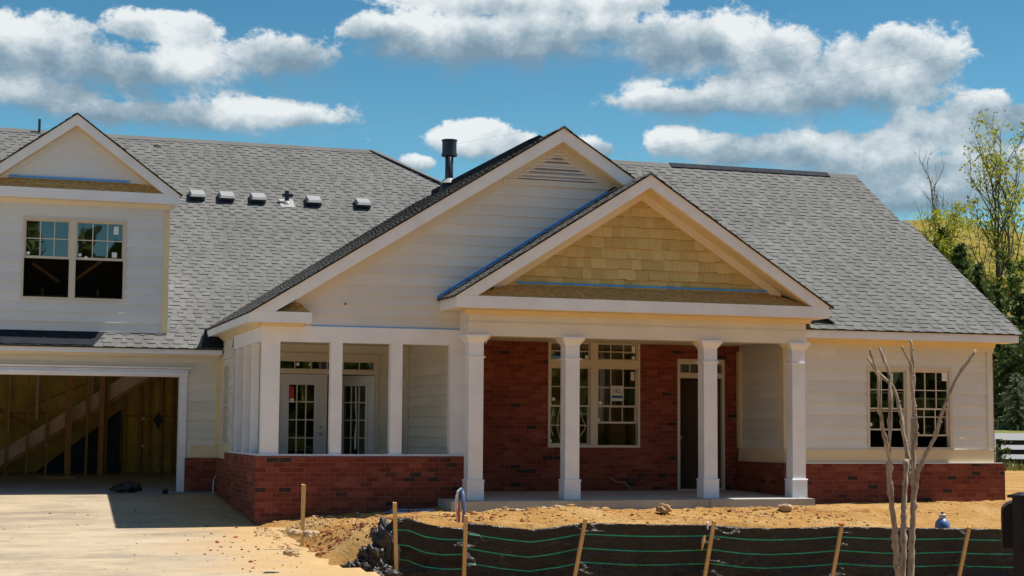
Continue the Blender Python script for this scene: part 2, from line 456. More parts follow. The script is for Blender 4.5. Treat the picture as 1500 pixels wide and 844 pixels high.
# ------------------------------------------------------------------ ground
def ss(a, b, x):
    t = max(0., min(1., (x-a)/(b-a))); return t*t*(3-2*t)
def pw(x, pts):
    if x <= pts[0][0]: return pts[0][1]
    for (a, p), (b, q) in zip(pts, pts[1:]):
        if x <= b: return p+(q-p)*(x-a)/(b-a)
    return pts[-1][1]
def zdrive(y): 
    z = -.125-.072*(2.3-y)
    return max(z, -1.12) if y < 2.3 else -.125
def zfence(x): return pw(x, [(-7.2, .02), (-5.9, -.15), (-4, -.2), (-2, -.225), (0, -.29), (2.3, -.36), (6, -.45), (12, -.55)])
def nz(x, y, s, o=0.): return noise.noise(Vector((x*s+o, y*s-o, o*.37)))
def ground_z(x, y):
    zw = pw(x, [(-8.2, -.40), (-7, -.31), (-5.2, -.20), (-3, -.20), (1.3, -.17), (5.7, -.15), (12, -.2)])
    zf = min(zfence(x)-.05, zw-.05)
    t = ss(-2.9, -5.45, y)
    yard = zw+(zf-zw)*t
    drop = ss(-5.5, -5.93, y)
    yard = yard+(-1.17-yard)*drop
    lump = .035*nz(x, y, 1.3)+.035*nz(x, y, 3.1, 5)+.03*nz(x, y, 7., 9)
    near = ss(-12, -8, y)*ss(14, 8, x)
    # spoil heap between the fence end and the survey stake
    heap = .16*math.exp(-((x+6.6)/.9)**2-((y+5.2)/.55)**2)+.10*math.exp(-((x+7.6)/.45)**2-((y+4.6)/.4)**2)
    heap += .07*math.exp(-((x+3.6)/1.2)**2-((y+3.7)/.35)**2)
    yard += lump*near*(1-.8*drop)+heap*(1-drop)
    e = -8.15+.35*nz(x, y, .9, 3)+.2*nz(x, y, 2.7, 1)
    wd = ss(e, e+1.1, x-max(0, -y-5.)*.30)
    if y > -2.3: wd = ss(-8.2, -8.0, x) if y < 3 else ss(-8.0, -7.6, x)
    z = zdrive(y)-.03+(yard-zdrive(y)+.03)*wd
    if y > 8 or x > 8:
        far = ss(8, 50, y)+0
        z = z*(1-far)+(-.62)*far
        z += max(0, min(1, (y-37)/27))*1.75+ss(64, 90, y)*1.6+ss(90, 130, y)*3.
    if y > 3 and x < 5.5: z = min(z, -.3)
    return z
def axis(lo, hi, a, b, step, grow=1.35):
    c = []; v = a
    while v <= b: c.append(v); v += step
    d = step; v = b
    while v < hi: d *= grow; v += d; c.append(v)
    d = step; v = a; pre = []
    while v > lo: d *= grow; v -= d; pre.append(v)
    return pre[::-1]+c
gx = axis(-500, 900, -9.2, 7.2, .085); gy = axis(-400, 1200, -7.2, -1.6, .07, 1.18)
mb = MB()
for y in gy:
    for x in gx: mb.v.append(Vector((x, y, ground_z(x, y))))
W = len(gx)
for j in range(len(gy)-1):
    for i in range(W-1):
        a = j*W+i; mb.f.append((a, a+1, a+W+1, a+W)); mb.t.append(.5)
kind(mb.build('ground', M['dirt'], smooth=True), 'structure')
mb = MB()
dx = axis(-40, -7.0, -12.6, -7.1, .12); dy = axis(-30, 2.42, -9., 2.4, .12)
dx = [x for x in dx if -40 <= x <= -6.9]; dy = [y for y in dy if y <= 2.43]; dy[-1] = 2.43
for y in dy:
    for x in dx:
        gz_ = ground_z(x, y); zd_ = zdrive(y)+.004+.006*nz(x, y, .8)
        mb.v.append(Vector((x, y, zd_ if gz_ > zdrive(y)-.06 else min(zd_, gz_-.05))))
W = len(dx)
for j in range(len(dy)-1):
    for i in range(W-1):
        a = j*W+i; mb.f.append((a, a+1, a+W+1, a+W)); mb.t.append(.5)
kind(mb.build('driveway', M['drive'], smooth=True), 'structure')
# pale road running past the far side of the plot
mb = MB()
for k in range(40):
    x = -60+k*8
    for y in (37, 45, 54, 62): mb.v.append(Vector((x, y, ground_z(x, y)+.05)))
for k in range(39):
    for q in range(3): mb.f.append((k*4+q, k*4+4+q, k*4+5+q, k*4+1+q)); mb.t.append(.5)
kind(mb.build('road', M['road'], smooth=True), 'structure')
# hill behind
mb = MB(); n = 60
for j in range(n+1):
    for i in range(n+1):
        x = 45+i*3.0; y = 95+j*2.2
        h = 21*math.exp(-((x-97)/36)**2-((y-150)/30)**2)+14*math.exp(-((x-150)/34)**2-((y-160)/34)**2)
        h += .8*nz(x, y, .15)+.5*nz(x, y, .4, 3)
        ed = min(1, i/5, j/5, (n-i)/5, (n-j)/5)
        mb.v.append(Vector((x, y, ground_z(x, y)-.6+max(0, h)*ed)))
for j in range(n):
    for i in range(n): a = j*(n+1)+i; mb.f.append((a, a+1, a+n+2, a+n+1)); mb.t.append(.5)
kind(mb.build('hill', M['hill'], smooth=True), 'structure')

# ------------------------------------------------------------------ the house
H = thing('house', (-2, 0, -.1), 'unfinished one storey house with brick base, white porch columns, grey shingle roof and open garage', 'house')
sA, sB = .667, .625
def zA(y): return 2.59+sA*(y-2.5)
def zC(y): return 2.94+sA*(y+2.4)
def zBl(x): return 2.955+sB*(x+8.33)
BX, BZ = -3.06, 6.249
def zBr(x): return BZ-sB*(x-BX)
DX, DZ, sD = -1.735, 5.425, .635
def zD(x): return DZ-sD*abs(x-DX)
DL, DR = -5.12, 1.65       # eave x of porch gable
YW = -1.95                 # front wall plane of both wings
YD = -2.95                 # porch gable front

def brick(poly, holes, O, U, N, t=.1):
    m = MB(); holed(m, O, U, N, poly, holes, t); return m.build('brick_wall', M['brick'], H)
# --- knee walls of the screened porch, soldier-free running bond
m = MB()
m.box(-8.16, -4.60, -2.05, -1.93, -.6, .655)
m.box(-8.16, -8.04, -1.93, 1.55, -.6, .655)
m.build('brick_wall', M['brick'], H)
m = MB()
m.box(-8.16, -8.05, 1.56, 2.70, -.4, .535); m.box(-8.72, -8.05, 2.70, 2.80, -.4, .535)
m.build('brick_wall', M['brick'], H)
m = MB()
m.box(1.19, 5.75, -2.05, -1.955, -.5, .535); m.box(1.19, 1.29, -1.955, -.10, -.5, .535); m.box(5.65, 5.75, -1.955, 12, -.5, .535)
m.build('brick_wall', M['brick'], H)
EWIN = (-2.556, -.754, .784, 2.744); EDOOR = (-.0, .964, -.2, 2.442)
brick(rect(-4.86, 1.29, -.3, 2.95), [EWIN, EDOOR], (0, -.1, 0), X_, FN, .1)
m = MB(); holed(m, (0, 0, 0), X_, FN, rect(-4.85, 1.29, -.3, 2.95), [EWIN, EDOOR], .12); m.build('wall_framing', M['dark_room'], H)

def siding_part(O, U, N, poly, holes, mat='siding', exp=.178, s0=None, back=.1, name='siding_wall'):
    m = MB()
    lapped(m, O, U, UP, N, poly, holes, exp, .026, .003, (2.6, 4.4), s0=s0)
    holed(m, Vector(O)-Vector(N)*.002, U, N, poly, holes, back)
    return m.build(name, M[mat], H)
LW = (-8.33, 2.955)
# big front gable wall (flush with the screened porch front)
gb = [(-7.99, 2.76), (2.0, 2.76), (2.0, 2.95), (BX, 6.05), (-7.99, 3.04)]
siding_part((0, YW, 0), X_, FN, gb, [], 'siding_warm', .178)
# screened porch side, back and inner walls
WLW = (1.72, 2.32, .78, 2.28)
siding_part((-8.06, 2.80, 0), -Y_, -X_, rect(0, 1.45, .76, 2.9), [(2.80-2.32, 2.80-1.72, .78, 2.28)], 'siding_cream')
FD = (-7.36, -5.46, -.3, 2.40)
siding_part((0, 1.0, 0), X_, FN, rect(-7.95, -4.86, -.1, 2.9), [FD], 'siding_cream')
siding_part((-4.90, 1.0, 0), -Y_, -X_, rect(0, 2.94, -.1, 2.9), [], 'siding_cream', back=.02)
# entry porch end wall and right wing front
siding_part((1.29, -.1, 0), -Y_, -X_, rect(0, 1.85, .79, 2.95), [], 'siding_cream')
RWIN = (2.922, 4.696, .795, 2.299)
siding_part((0, YW, 0), X_, FN, rect(1.30, 5.55, .79, 2.8), [RWIN], 'siding_warm', .205)
# garage front
GO = (-13.6, -8.84, -.5, 2.035)
siding_part((0, 2.8, 0), X_, FN, rect(-13.9, -8.06, .53, 2.6), [GO], 'siding_cream', .178)
# dormer front
YU = 2.87
DW = (-11.746, -9.88, 3.409, 4.935)
AXX, AZ = -10.845, 6.83
siding_part((0, YU, 0), X_, FN, rect(-12.58, -9.10, 2.845, 5.30), [DW], 'siding', .178)
siding_part((0, YU-.002, 0), X_, FN, [(-12.5, 5.62), (-9.19, 5.62), (AXX, 6.72)], [], 'siding', .60)
for xx, dd in ((-9.10, -.1), (-12.58, .1)):
    m = MB(); m.extrude([(xx, YU, 2.845), (xx, YU, 5.3), (xx, 6.6, 5.3)], (dd, 0, 0)); m.build('dormer_cheek', M['siding'], H)

# --- house shell seen only as darkness
m = MB()
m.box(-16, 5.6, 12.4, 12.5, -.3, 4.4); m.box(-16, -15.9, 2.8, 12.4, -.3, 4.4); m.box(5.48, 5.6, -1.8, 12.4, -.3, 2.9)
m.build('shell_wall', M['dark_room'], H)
m = MB(); m.extrude([(5.5, -1.8, 2.9), (5.5, 8.9, 2.9), (5.5, 3.24, 6.6)], (.06, 0, 0)); m.build('gable_end_wall', M['siding'], H)
m = MB(); m.box(-8.05, 5.5, 1.1, 12.4, -.25, -.01); m.box(1.3, 5.5, -1.8, 1.1, -.25, -.01); m.box(-4.8, 1.3, .12, 1.1, -.25, -.012); m.build('floor_slab', M['slab'], H)
m = MB(); m.box(-8.0, -4.92, -1.93, 1.0, -.25, .02); m.build('porch_floor', M['slab'], H)
m = MB(); m.box(-8.0, 5.48, -1.8, 12.3, 2.86, 2.9); m.build('ceiling_board', M['soffit'], H)
# interior partition with olive insulation seen through the entry windows
m = MB(); m.box(-4.7, 1.2, 1.7, 1.8, 0, 2.86); m.build('interior_wall', M['insulation'], H)
for x in (-2.9, -2.45, -2.05, -1.6, -1.22, -.75, -.3):
    m = MB(); m.box(x, x+.06, 1.56, 1.698, 0, 2.86); m.build('stud', M['stud_wood'], H)
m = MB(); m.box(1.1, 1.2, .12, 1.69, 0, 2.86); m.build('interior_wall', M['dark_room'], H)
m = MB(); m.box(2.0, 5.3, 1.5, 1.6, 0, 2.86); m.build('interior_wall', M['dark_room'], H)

# --- trim bands and boards
m = MB(); m.box(1.31, 5.56, -2.0, YW, .535, .79); m.box(1.255, 1.288, YW, -.1, .54, .79); m.build('trim_band', M['primed'], H)
m = MB(); m.box(1.30, 5.70, -2.06, -2.0, .536, .552); m.build('flashing', M['trim'], H)
m = MB(); m.box(-8.12, -8.058, 1.35, 2.77, .535, .765); m.box(-8.62, -8.125, 2.745, 2.80, .535, .765); m.build('trim_band', M['primed'], H)
def corner(x0, x1, y0, y1, z0, z1, mat='primed'):
    m = MB(); m.box(x0, x1, y0, y1, z0, z1); return m.build('corner_board', M[mat], H)
corner(5.45, 5.565, -1.99, -1.90, .79, 2.60, 'siding_cream'); corner(5.565, 5.60, -1.96, -1.80, .54, 2.75, 'brick')
corner(-8.17, -8.07, 2.755, 2.80, .765, 2.36); corner(-8.095, -8.058, 2.66, 2.755, .765, 2.40)
corner(-9.20, -9.09, 2.825, 2.87, 2.86, 5.14)
corner(1.22, 1.288, -.22, -.102, .79, 2.60); corner(1.225, 1.30, -1.99, -1.86, .79, 2.60)
corner(-4.96, -4.918, .88, .985, .0, 2.85, 'siding_cream')

# --- screened porch: beam, sill, posts
m = MB(); m.box(-8.09, -4.64, -1.985, -1.80, 2.497, 2.757); m.box(-8.09, -7.91, -1.80, 1.15, 2.497, 2.757); m.build('porch_beam', M['trim'], H)
m = MB(); m.box(-8.13, -4.60, -2.02, -1.90, .655, .685); m.box(-8.13, -8.02, -1.90, 1.40, .655, .685); m.build('sill_board', M['trim'], H)
for x0, x1 in ((-8.08, -7.79), (-6.955, -6.765), (-5.955, -5.755), (-4.935, -4.66)):
    m = MB(); m.box(x0, x1, -1.97, -1.82, .685, 2.497); m.build('porch_post', M['trim'], H)
for y0, y1, w in ((-.92, -.81, .12), (-.06, .05, .11), (.82, .93, .11), (1.30, 1.42, .1)):
    m = MB(); m.box(-8.075, -8.075+w, y0, y1, .685, 2.497); m.build('porch_post', M['trim'], H)
m = MB(); m.box(-8.0, -4.92, -1.80, .98, 2.60, 2.64); m.build('porch_ceiling', M['soffit'], H)

# --- entry porch slab, columns, beam
m = MB()
m.hexa([(-5.15, -2.87, -.4), (-.62, -2.87, -.4), (-.62, -.1, -.4), (-5.15, -.1, -.4), (-5.15, -2.87, -.052), (-.62, -2.87, -.052), (-.62, -.1, -.004), (-5.15, -.1, -.004)])
m.hexa([(-.62, -2.90, -.4), (1.34, -2.90, -.4), (1.19, -.1, -.4), (-.62, -.1, -.4), (-.62, -2.90, -.046), (1.34, -2.90, -.046), (1.19, -.1, -.002), (-.62, -.1, -.002)])
m.build('porch_slab', M['slab'], H)
def column(cx):
    yf = -2.55; cy = yf+.13
    def sq(mb, h, z0, z1, h2=None):
        h2 = h if h2 is None else h2
        mb.hexa([(cx-h, cy-h, z0), (cx+h, cy-h, z0), (cx+h, cy+h, z0), (cx-h, cy+h, z0), (cx-h2, cy-h2, z1), (cx+h2, cy-h2, z1), (cx+h2, cy+h2, z1), (cx-h2, cy+h2, z1)])
    m = MB(); sq(m, .124, -.045, 2.62); c = m.build('column', M['trim'], H)
    m = MB(); sq(m, .142, -.05, .265); sq(m, .155, .265, .285, .146); m.build('plinth', M['trim'], c)
    m = MB(); sq(m, .140, 2.272, 2.282, .150); sq(m, .150, 2.282, 2.298); m.build('necking', M['trim'], c)
    m = MB(); sq(m, .128, 2.52, 2.60, .185); sq(m, .185, 2.60, 2.618, .196); sq(m, .196, 2.618, 2.655); m.build('capital', M['trim'], c)
for cx in (-4.655, -2.975, -.452, 1.235): column(cx)
m = MB(); m.box(-4.79, 1.385, -2.56, -2.24, 2.640, 2.842); m.box(-4.80, 1.395, -2.572, -2.23, 2.842, 2.862); m.box(-4.785, 1.38, -2.552, -2.24, 2.862, 3.065)
m.box(-4.79, -4.50, -2.24, -1.985, 2.64, 3.065); m.box(1.10, 1.385, -2.24, -1.99, 2.64, 3.065)
m.build('entablature', M['entab'], H)
m = MB(); m.box(-4.5, 1.1, -2.24, -.1, 2.70, 2.74); m.build('porch_ceiling', M['soffit'], H)
def bracket(x, s):
    m = MB(); m.prismY([(x, 2.64), (x+s*.10, 2.64), (x+s*.02, 2.55), (x, 2.50)] if s > 0 else [(x, 2.64), (x, 2.50), (x-.02, 2.55), (x-.10, 2.64)], -2.44, -2.40); m.build('bracket', M['primed'], H)
bracket(-.63, -1); bracket(1.04, -1); bracket(-4.46, 1)
# crown under porch cornice
def crown(x0, x1, yw, z1, h=.07, p=.08, x_ret0=True, x_ret1=True, name='crown_moulding', mat='primed'):
    m = MB(); m.prismX([(yw, z1-h), (yw-.012, z1-h), (yw-p*.6, z1-h*.45), (yw-p, z1-.012), (yw-p, z1), (yw, z1)], x0, x1); return m.build(name, M[mat], H)
crown(-4.87, 1.46, -2.555, 3.065, .075, .09)
# porch cornice fascia (horizontal) and soffit
m = MB(); m.box(DL, DR-.03, YD, YD+.03, 3.068, 3.262); m.box(DL, DL+.03, YD+.03, -1.965, 3.068, 3.262); m.box(DR-.06, DR-.03, YD+.03, -1.97, 3.068, 3.24); m.build('fascia', M['trim'], H)
m = MB(); m.box(DL+.03, DR-.06, YD+.03, -1.97, 3.068, 3.085); m.build('soffit_panel', M['soffit'], H)
# sheathing on the cornice return
def pent(x0, x1, yf, z0, xi0, xi1, yb, z1):
    m = MB(); m.hexa([(x0, yf, z0-.02), (x1, yf, z0-.02), (xi1, yb, z0-.02), (xi0, yb, z0-.02), (x0, yf, z0), (x1, yf, z0), (xi1, yb, z1), (xi0, yb, z1)])
    return m.build('sheathing_strip', M['osb'], H)
pent(-4.86, 1.33, YD+.03, 3.264, -4.05, .68, -2.50, 3.515)
m = MB(); m.box(-3.98, .62, -2.575, -2.55, 3.52, 3.548); m.build('flashing_tape', M['blue_tape'], H)
# shake gable
m = MB()
tri = [(-4.32, 3.47), (.92, 3.47), (-1.715, 5.11)]
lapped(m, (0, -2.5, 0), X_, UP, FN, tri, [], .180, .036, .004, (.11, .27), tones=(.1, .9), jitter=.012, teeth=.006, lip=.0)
holed(m, (0, -2.498, 0), X_, FN, tri, [], .06)
m.build('shake_gable', M['shake'], H)

# --- rakes
DH = 1.905; DZE = 5.452
def rake(pk, ez_l, ez_r, w, y0, y1, name='rake_board', mat='trim', left=True, right=True, drop=0., zcut=None):
    x, z = pk; z -= drop
    o = None
    for on, (xe, ze), sg in ((left, ez_l, 1), (right, ez_r, -1)):
        if not on: continue
        ze -= drop; m = MB(); k = (z-ze)/abs(x-xe); P = [(xe, ze), (x, z), (x, z-w)]
        if zcut is not None and ze-w < zcut:
            P += [(x-sg*(z-w-zcut)/k, zcut), (xe, zcut)] if ze > zcut+1e-4 else [(x-sg*(z-w-zcut)/k, zcut)]
            if ze <= zcut+1e-4: P[0] = (x-sg*(z-zcut)/k, zcut)
        else: P.append((xe, ze-w))
        if sg < 0: P = P[::-1]
        m.prismY(P, y0, y1); o = m.build(name, M[mat], H)
    return o
# porch gable: fascia, a lower shadow board, soffit, frieze on the wall
dl, dr = (DL, zD(DL)), (DR, zD(DR))
rake((DX, DZ), (DL+.02, zD(DL+.02)), (DR-.02, zD(DR-.02)), .235, YD, YD+.035, zcut=3.264)
rake((DX, DZ), (DL+.3, zD(DL+.3)), (DR-.3, zD(DR-.3)), .05, YD+.035, -2.52, 'rake_soffit', 'primed', drop=.20)
rake((DX, DZ), (DL+.75, zD(DL+.75)), (DR-.75, zD(DR-.75)), .15, -2.562, -2.44, 'frieze_board', 'soffit', drop=.25)
rake((DX, DZ), (DL-.02, zD(DL-.02)), (DR+.02, zD(DR+.02)), .03, YD-.012, YD-.001, 'drip_board', 'soffit', drop=.0)
rake((BX, BZ), (-8.33, zBl(-8.33)), (-1.74, zBr(-1.74)), .03, -2.312, -2.301, 'drip_board', 'soffit')
rake((AXX, 6.87), (AXX-DH-.02, DZE-.015), (AXX+DH+.02, DZE-.015), .028, 2.588, 2.599, 'drip_board', 'soffit')
# main gable
rake((BX, BZ), (-8.31, zBl(-8.31)), (-1.72, zBr(-1.72)), .245, -2.30, -2.265, zcut=2.959)
rake((BX, BZ), (-7.6, zBl(-7.6)), (-1.72, zBr(-1.72)), .05, -2.265, -1.97, 'rake_soffit', 'primed', drop=.21)
rake((BX, BZ), (-7.55, zBl(-7.55)), (-1.75, zBr(-1.75)), .17, -1.985, -1.94, 'frieze_board', 'siding_cream', drop=.26)
# dormer
rake((AXX, 6.87), (AXX-DH, DZE), (AXX+DH, DZE), .215, 2.60, 2.635, zcut=5.450)
rake((AXX, 6.87), (AXX-DH+.2, DZE+.15), (AXX+DH-.2, DZE+.15), .05, 2.635, 2.85, 'rake_soffit', 'primed', drop=.18)
rake((AXX, 6.87), (AXX-DH+.35, DZE+.26), (AXX+DH-.35, DZE+.26), .12, 2.835, 2.90, 'frieze_board', 'siding', drop=.23)
m = MB(); m.box(AXX-DH, AXX+DH, 2.60, 2.63, 5.265, 5.448); m.box(AXX+DH-.03, AXX+DH, 2.63, 4.5, 5.265, 5.44); m.build('fascia', M['trim'], H)
m = MB(); m.box(AXX-DH+.03, AXX+DH-.03, 2.63, 2.87, 5.265, 5.285); m.box(-9.09, AXX+DH-.03, 2.87, 5, 5.265, 5.285); m.build('soffit_panel', M['soffit'], H)
crown(-12.58, -9.09, 2.868, 5.265, .10, .05, mat='soffit')
pent(AXX-1.68, AXX+1.68, 2.63, 5.45, AXX-1.2, AXX+1.2, 2.855, 5.66)
m = MB(); m.box(AXX-1.17, AXX+1.0, 2.80, 2.825, 5.655, 5.685); m.build('flashing_tape', M['blue_tape'], H)
# eave fascia of main gable (left side) and its boxed return
m = MB(); m.box(-8.34, -8.305, -2.27, 3.4, 2.800, 2.952); m.box(-8.345, -7.345, -2.30, -2.27, 2.785, 2.957); m.box(-7.375, -7.345, -2.27, -1.97, 2.785, 2.957); m.build('fascia', M['trim'], H)
m = MB(); m.box(-8.305, -8.08, -2.27, 3.3, 2.80, 2.815); m.box(-8.305, -7.375, -2.27, -1.99, 2.786, 2.798); m.build('soffit_panel', M['soffit'], H)
pent(-7.87, -7.36, -2.265, 2.958, -7.60, -7.50, -2.0, 3.13)
crown(-8.10, -7.42, -1.987, 2.785, .05, .07)
m = MB(); m.prismY([(-8.08, 2.72), (-8.16, 2.79), (-8.16, 2.80), (-8.08, 2.80)], -1.98, 3.1); m.build('crown_moulding', M['primed'], H)
m = MB(); m.box(-7.3, -4.75, -1.992, -1.97, 2.757, 2.772); m.build('flashing_tape', M['blue_tape'], H)
# right wing eave
m = MB(); m.box(1.40, 5.86, -2.40, -2.365, 2.762, 2.925); m.box(5.825, 5.86, -2.365, -1.9, 2.762, 2.925); m.build('fascia', M['trim'], H)
m = MB(); m.box(1.40, 5.825, -2.365, -1.96, 2.762, 2.78); m.build('soffit_panel', M['soffit'], H)
crown(1.40, 5.62, -1.975, 2.762, .09, .06)
m = MB(); m.box(1.40, 5.60, -1.985, -1.95, 2.585, 2.672); m.build('frieze_board', M['siding_cream'], H)
# garage eave, header, jamb trim
m = MB(); m.box(-15, -8.10, 2.50, 2.53, 2.455, 2.565); m.build('fascia', M['trim'], H)
m = MB(); m.box(-15, -8.10, 2.53, 2.80, 2.455, 2.47); m.build('soffit_panel', M['soffit'], H)
crown(-15, -8.10, 2.785, 2.455, .05, .08, mat='soffit')
m = MB(); m.box(-15, -8.17, 2.775, 2.80, 2.30, 2.40); m.build('frieze_board', M['siding_cream'], H)
g = MB(); g.box(-13.7, -8.705, 2.765, 2.95, 2.035, 2.105); g.box(-13.7, -8.70, 2.755, 2.80, 2.105, 2.175); g.box(-13.7, -8.70, 2.70, 2.765, 2.06, 2.12)
gt = g.build('garage_door_trim', M['trim'], H)
m = MB(); m.box(-8.845, -8.705, 2.76, 2.95, -.10, 2.034); m.build('jamb', M['trim'], gt)
m = MB(); m.prismX([(2.80, 2.175), (2.70, 2.195), (2.68, 2.215), (2.80, 2.215)], -13.7, -8.60); m.build('drip_cap', M['trim'], gt)

# --- roofs
def plane(O, U, S): return Vector(O), Vector(U).normalized(), Vector(S).normalized()
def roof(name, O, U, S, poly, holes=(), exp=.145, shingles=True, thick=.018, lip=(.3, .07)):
    O, U, S = plane(O, U, S); N = U.cross(S)
    if N.z < 0: N = -N
    m = MB()
    lapped(m, O, U, S, N, poly, list(holes), exp, .006, .003, (.09, .21), tones=(.35, .95), lip=lip, teeth=.010)  # dark lip tones paint the shadow dashes under raised tabs
    holesr = list(holes)
    dk = MB()
    br = sorted({q for p, q in poly} | {h for Hh in holesr for h in (Hh[2], Hh[3])})
    for sa, sb in zip(br, br[1:]):
        A, B = span(poly, sa+1e-5), span(poly, sb-1e-5)
        if not A or not B or sb-sa < 1e-3: continue
        cuts = sorted((h[0], h[1]) for h in holesr if h[2] < (sa+sb)/2 < h[3])
        segs = []; cur = None
        for c0, c1 in cuts: segs.append((cur, c0)); cur = c1
        segs.append((cur, None))
        for p, q in segs:
            a0 = A[0] if p is None else p; b0 = B[0] if p is None else p; a1 = A[1] if q is None else q; b1 = B[1] if q is None else q
            P = lambda u, t: O+U*u+S*t-N*.003
            m.extrude([P(a0, sa), P(a1, sa), P(b1, sb), P(b0, sb)], -N*thick, .1)
    return m.build(name, M['shingle'], H)
kA = math.sqrt(1+sA*sA)
def pA(x, y): return (x, (y-2.45)*kA)
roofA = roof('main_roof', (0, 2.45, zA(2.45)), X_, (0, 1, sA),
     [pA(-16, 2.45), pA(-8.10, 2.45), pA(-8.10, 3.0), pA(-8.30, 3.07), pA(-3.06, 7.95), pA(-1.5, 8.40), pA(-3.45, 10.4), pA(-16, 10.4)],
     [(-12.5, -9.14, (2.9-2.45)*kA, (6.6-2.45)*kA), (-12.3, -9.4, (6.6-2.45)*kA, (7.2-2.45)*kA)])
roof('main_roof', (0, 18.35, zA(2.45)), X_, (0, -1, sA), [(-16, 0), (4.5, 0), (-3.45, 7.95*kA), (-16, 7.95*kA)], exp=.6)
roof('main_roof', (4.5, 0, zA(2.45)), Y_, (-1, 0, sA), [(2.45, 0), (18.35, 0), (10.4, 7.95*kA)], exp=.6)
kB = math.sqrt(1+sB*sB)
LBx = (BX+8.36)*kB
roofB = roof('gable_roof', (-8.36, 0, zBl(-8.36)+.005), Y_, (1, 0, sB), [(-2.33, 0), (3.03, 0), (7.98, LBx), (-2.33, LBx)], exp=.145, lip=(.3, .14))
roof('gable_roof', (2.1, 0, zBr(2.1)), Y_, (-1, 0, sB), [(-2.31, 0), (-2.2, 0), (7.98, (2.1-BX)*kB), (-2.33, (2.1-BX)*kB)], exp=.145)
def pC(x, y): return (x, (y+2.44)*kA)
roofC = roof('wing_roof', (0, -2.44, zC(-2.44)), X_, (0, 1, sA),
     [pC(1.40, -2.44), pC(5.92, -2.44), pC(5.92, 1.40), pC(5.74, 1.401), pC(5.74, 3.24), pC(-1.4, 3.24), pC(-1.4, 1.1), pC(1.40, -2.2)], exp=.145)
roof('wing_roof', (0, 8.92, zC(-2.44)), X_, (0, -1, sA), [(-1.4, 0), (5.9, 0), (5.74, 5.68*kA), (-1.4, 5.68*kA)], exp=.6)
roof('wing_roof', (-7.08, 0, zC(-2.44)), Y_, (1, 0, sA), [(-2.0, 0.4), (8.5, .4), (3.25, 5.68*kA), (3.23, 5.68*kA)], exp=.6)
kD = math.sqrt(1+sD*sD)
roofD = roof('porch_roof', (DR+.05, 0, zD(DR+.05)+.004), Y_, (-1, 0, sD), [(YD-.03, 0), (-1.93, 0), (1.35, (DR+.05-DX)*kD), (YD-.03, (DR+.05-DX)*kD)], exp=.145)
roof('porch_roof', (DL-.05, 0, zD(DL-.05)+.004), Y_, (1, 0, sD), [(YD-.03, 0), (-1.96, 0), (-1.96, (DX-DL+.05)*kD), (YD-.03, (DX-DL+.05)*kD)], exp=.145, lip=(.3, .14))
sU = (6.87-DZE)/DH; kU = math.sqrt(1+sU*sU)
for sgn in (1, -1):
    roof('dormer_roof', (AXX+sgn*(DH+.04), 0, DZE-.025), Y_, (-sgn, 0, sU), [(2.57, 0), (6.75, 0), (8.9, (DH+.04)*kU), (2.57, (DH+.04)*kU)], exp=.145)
# blue flashing where the porch roof meets the gable wall
m = MB(); z0 = zD(DL-.06)+.035; m.extrude([(DL-.06, -1.955, z0), (DX-.12, -1.955, zD(DX-.12)+.035), (DX-.12, -1.955, zD(DX-.12)+.075), (DL-.06, -1.955, z0+.04)], (0, -.03, 0))
m.build('flashing_tape', M['blue_tape'], H)
# ridge caps and ridge vents
m = MB(); m.prismX([(10.25, zA(10.25)+.02), (10.4, zA(10.4)+.03), (10.55, zA(10.25)+.02), (10.4, zA(10.4)-.02)], -16, -3.5); m.build('ridge_cap', M['shingle'], roofA)
m = MB(); m.extrude([(-3.45-.1, 10.36, 7.86), (-3.45+.1, 10.44, 7.86), (-1.6, 8.62, 6.66), (-1.72, 8.50, 6.66)], (0, 0, .03)); m.build('ridge_cap', M['shingle'], roofA)
m = MB()
for k in range(13):
    x0 = 1.3+k*.288
    m.prismX([(3.09, zC(3.09)+.005), (3.09, zC(3.09)+.035), (3.24, zC(3.24)+.045), (3.39, zC(3.09)+.035), (3.39, zC(3.09)+.005)], x0, x0+.28)
m.build('ridge_vent', M['black'], roofC)
m = MB(); m.prismX([(3.08, zC(3.08)+.015), (3.24, zC(3.24)+.028), (3.40, zC(3.08)+.015), (3.24, zC(3.2))], 5.05, 5.75); m.build('ridge_cap', M['shingle'], roofC); m = MB(); m.prismX([(3.08, zC(3.08)+.015), (3.24, zC(3.24)+.028), (3.40, zC(3.08)+.015), (3.24, zC(3.2))], -.5, 1.29); m.build('ridge_cap', M['shingle'], roofC)
m = MB()
for k in range(18):
    y0 = -1.02+k*.365
    m.prismY([(BX-.22, BZ-.12), (BX-.22, BZ-.02), (BX, BZ+.085), (BX+.22, BZ-.02), (BX+.22, BZ-.12)], y0, y0+.355)
m.build('ridge_vent', M['black'], roofB)
m = MB(); m.prismY([(BX-.15, BZ-.085), (BX, BZ+.02), (BX+.15, BZ-.085), (BX, BZ-.03)], -2.34, -1.03); m.build('ridge_cap', M['shingle'], roofB)
m = MB(); m.prismY([(DX-.13, DZ-.07), (DX, DZ+.025), (DX+.13, DZ-.07), (DX, DZ-.03)], YD-.04, 1.2); m.build('ridge_cap', M['shingle'], roofD)
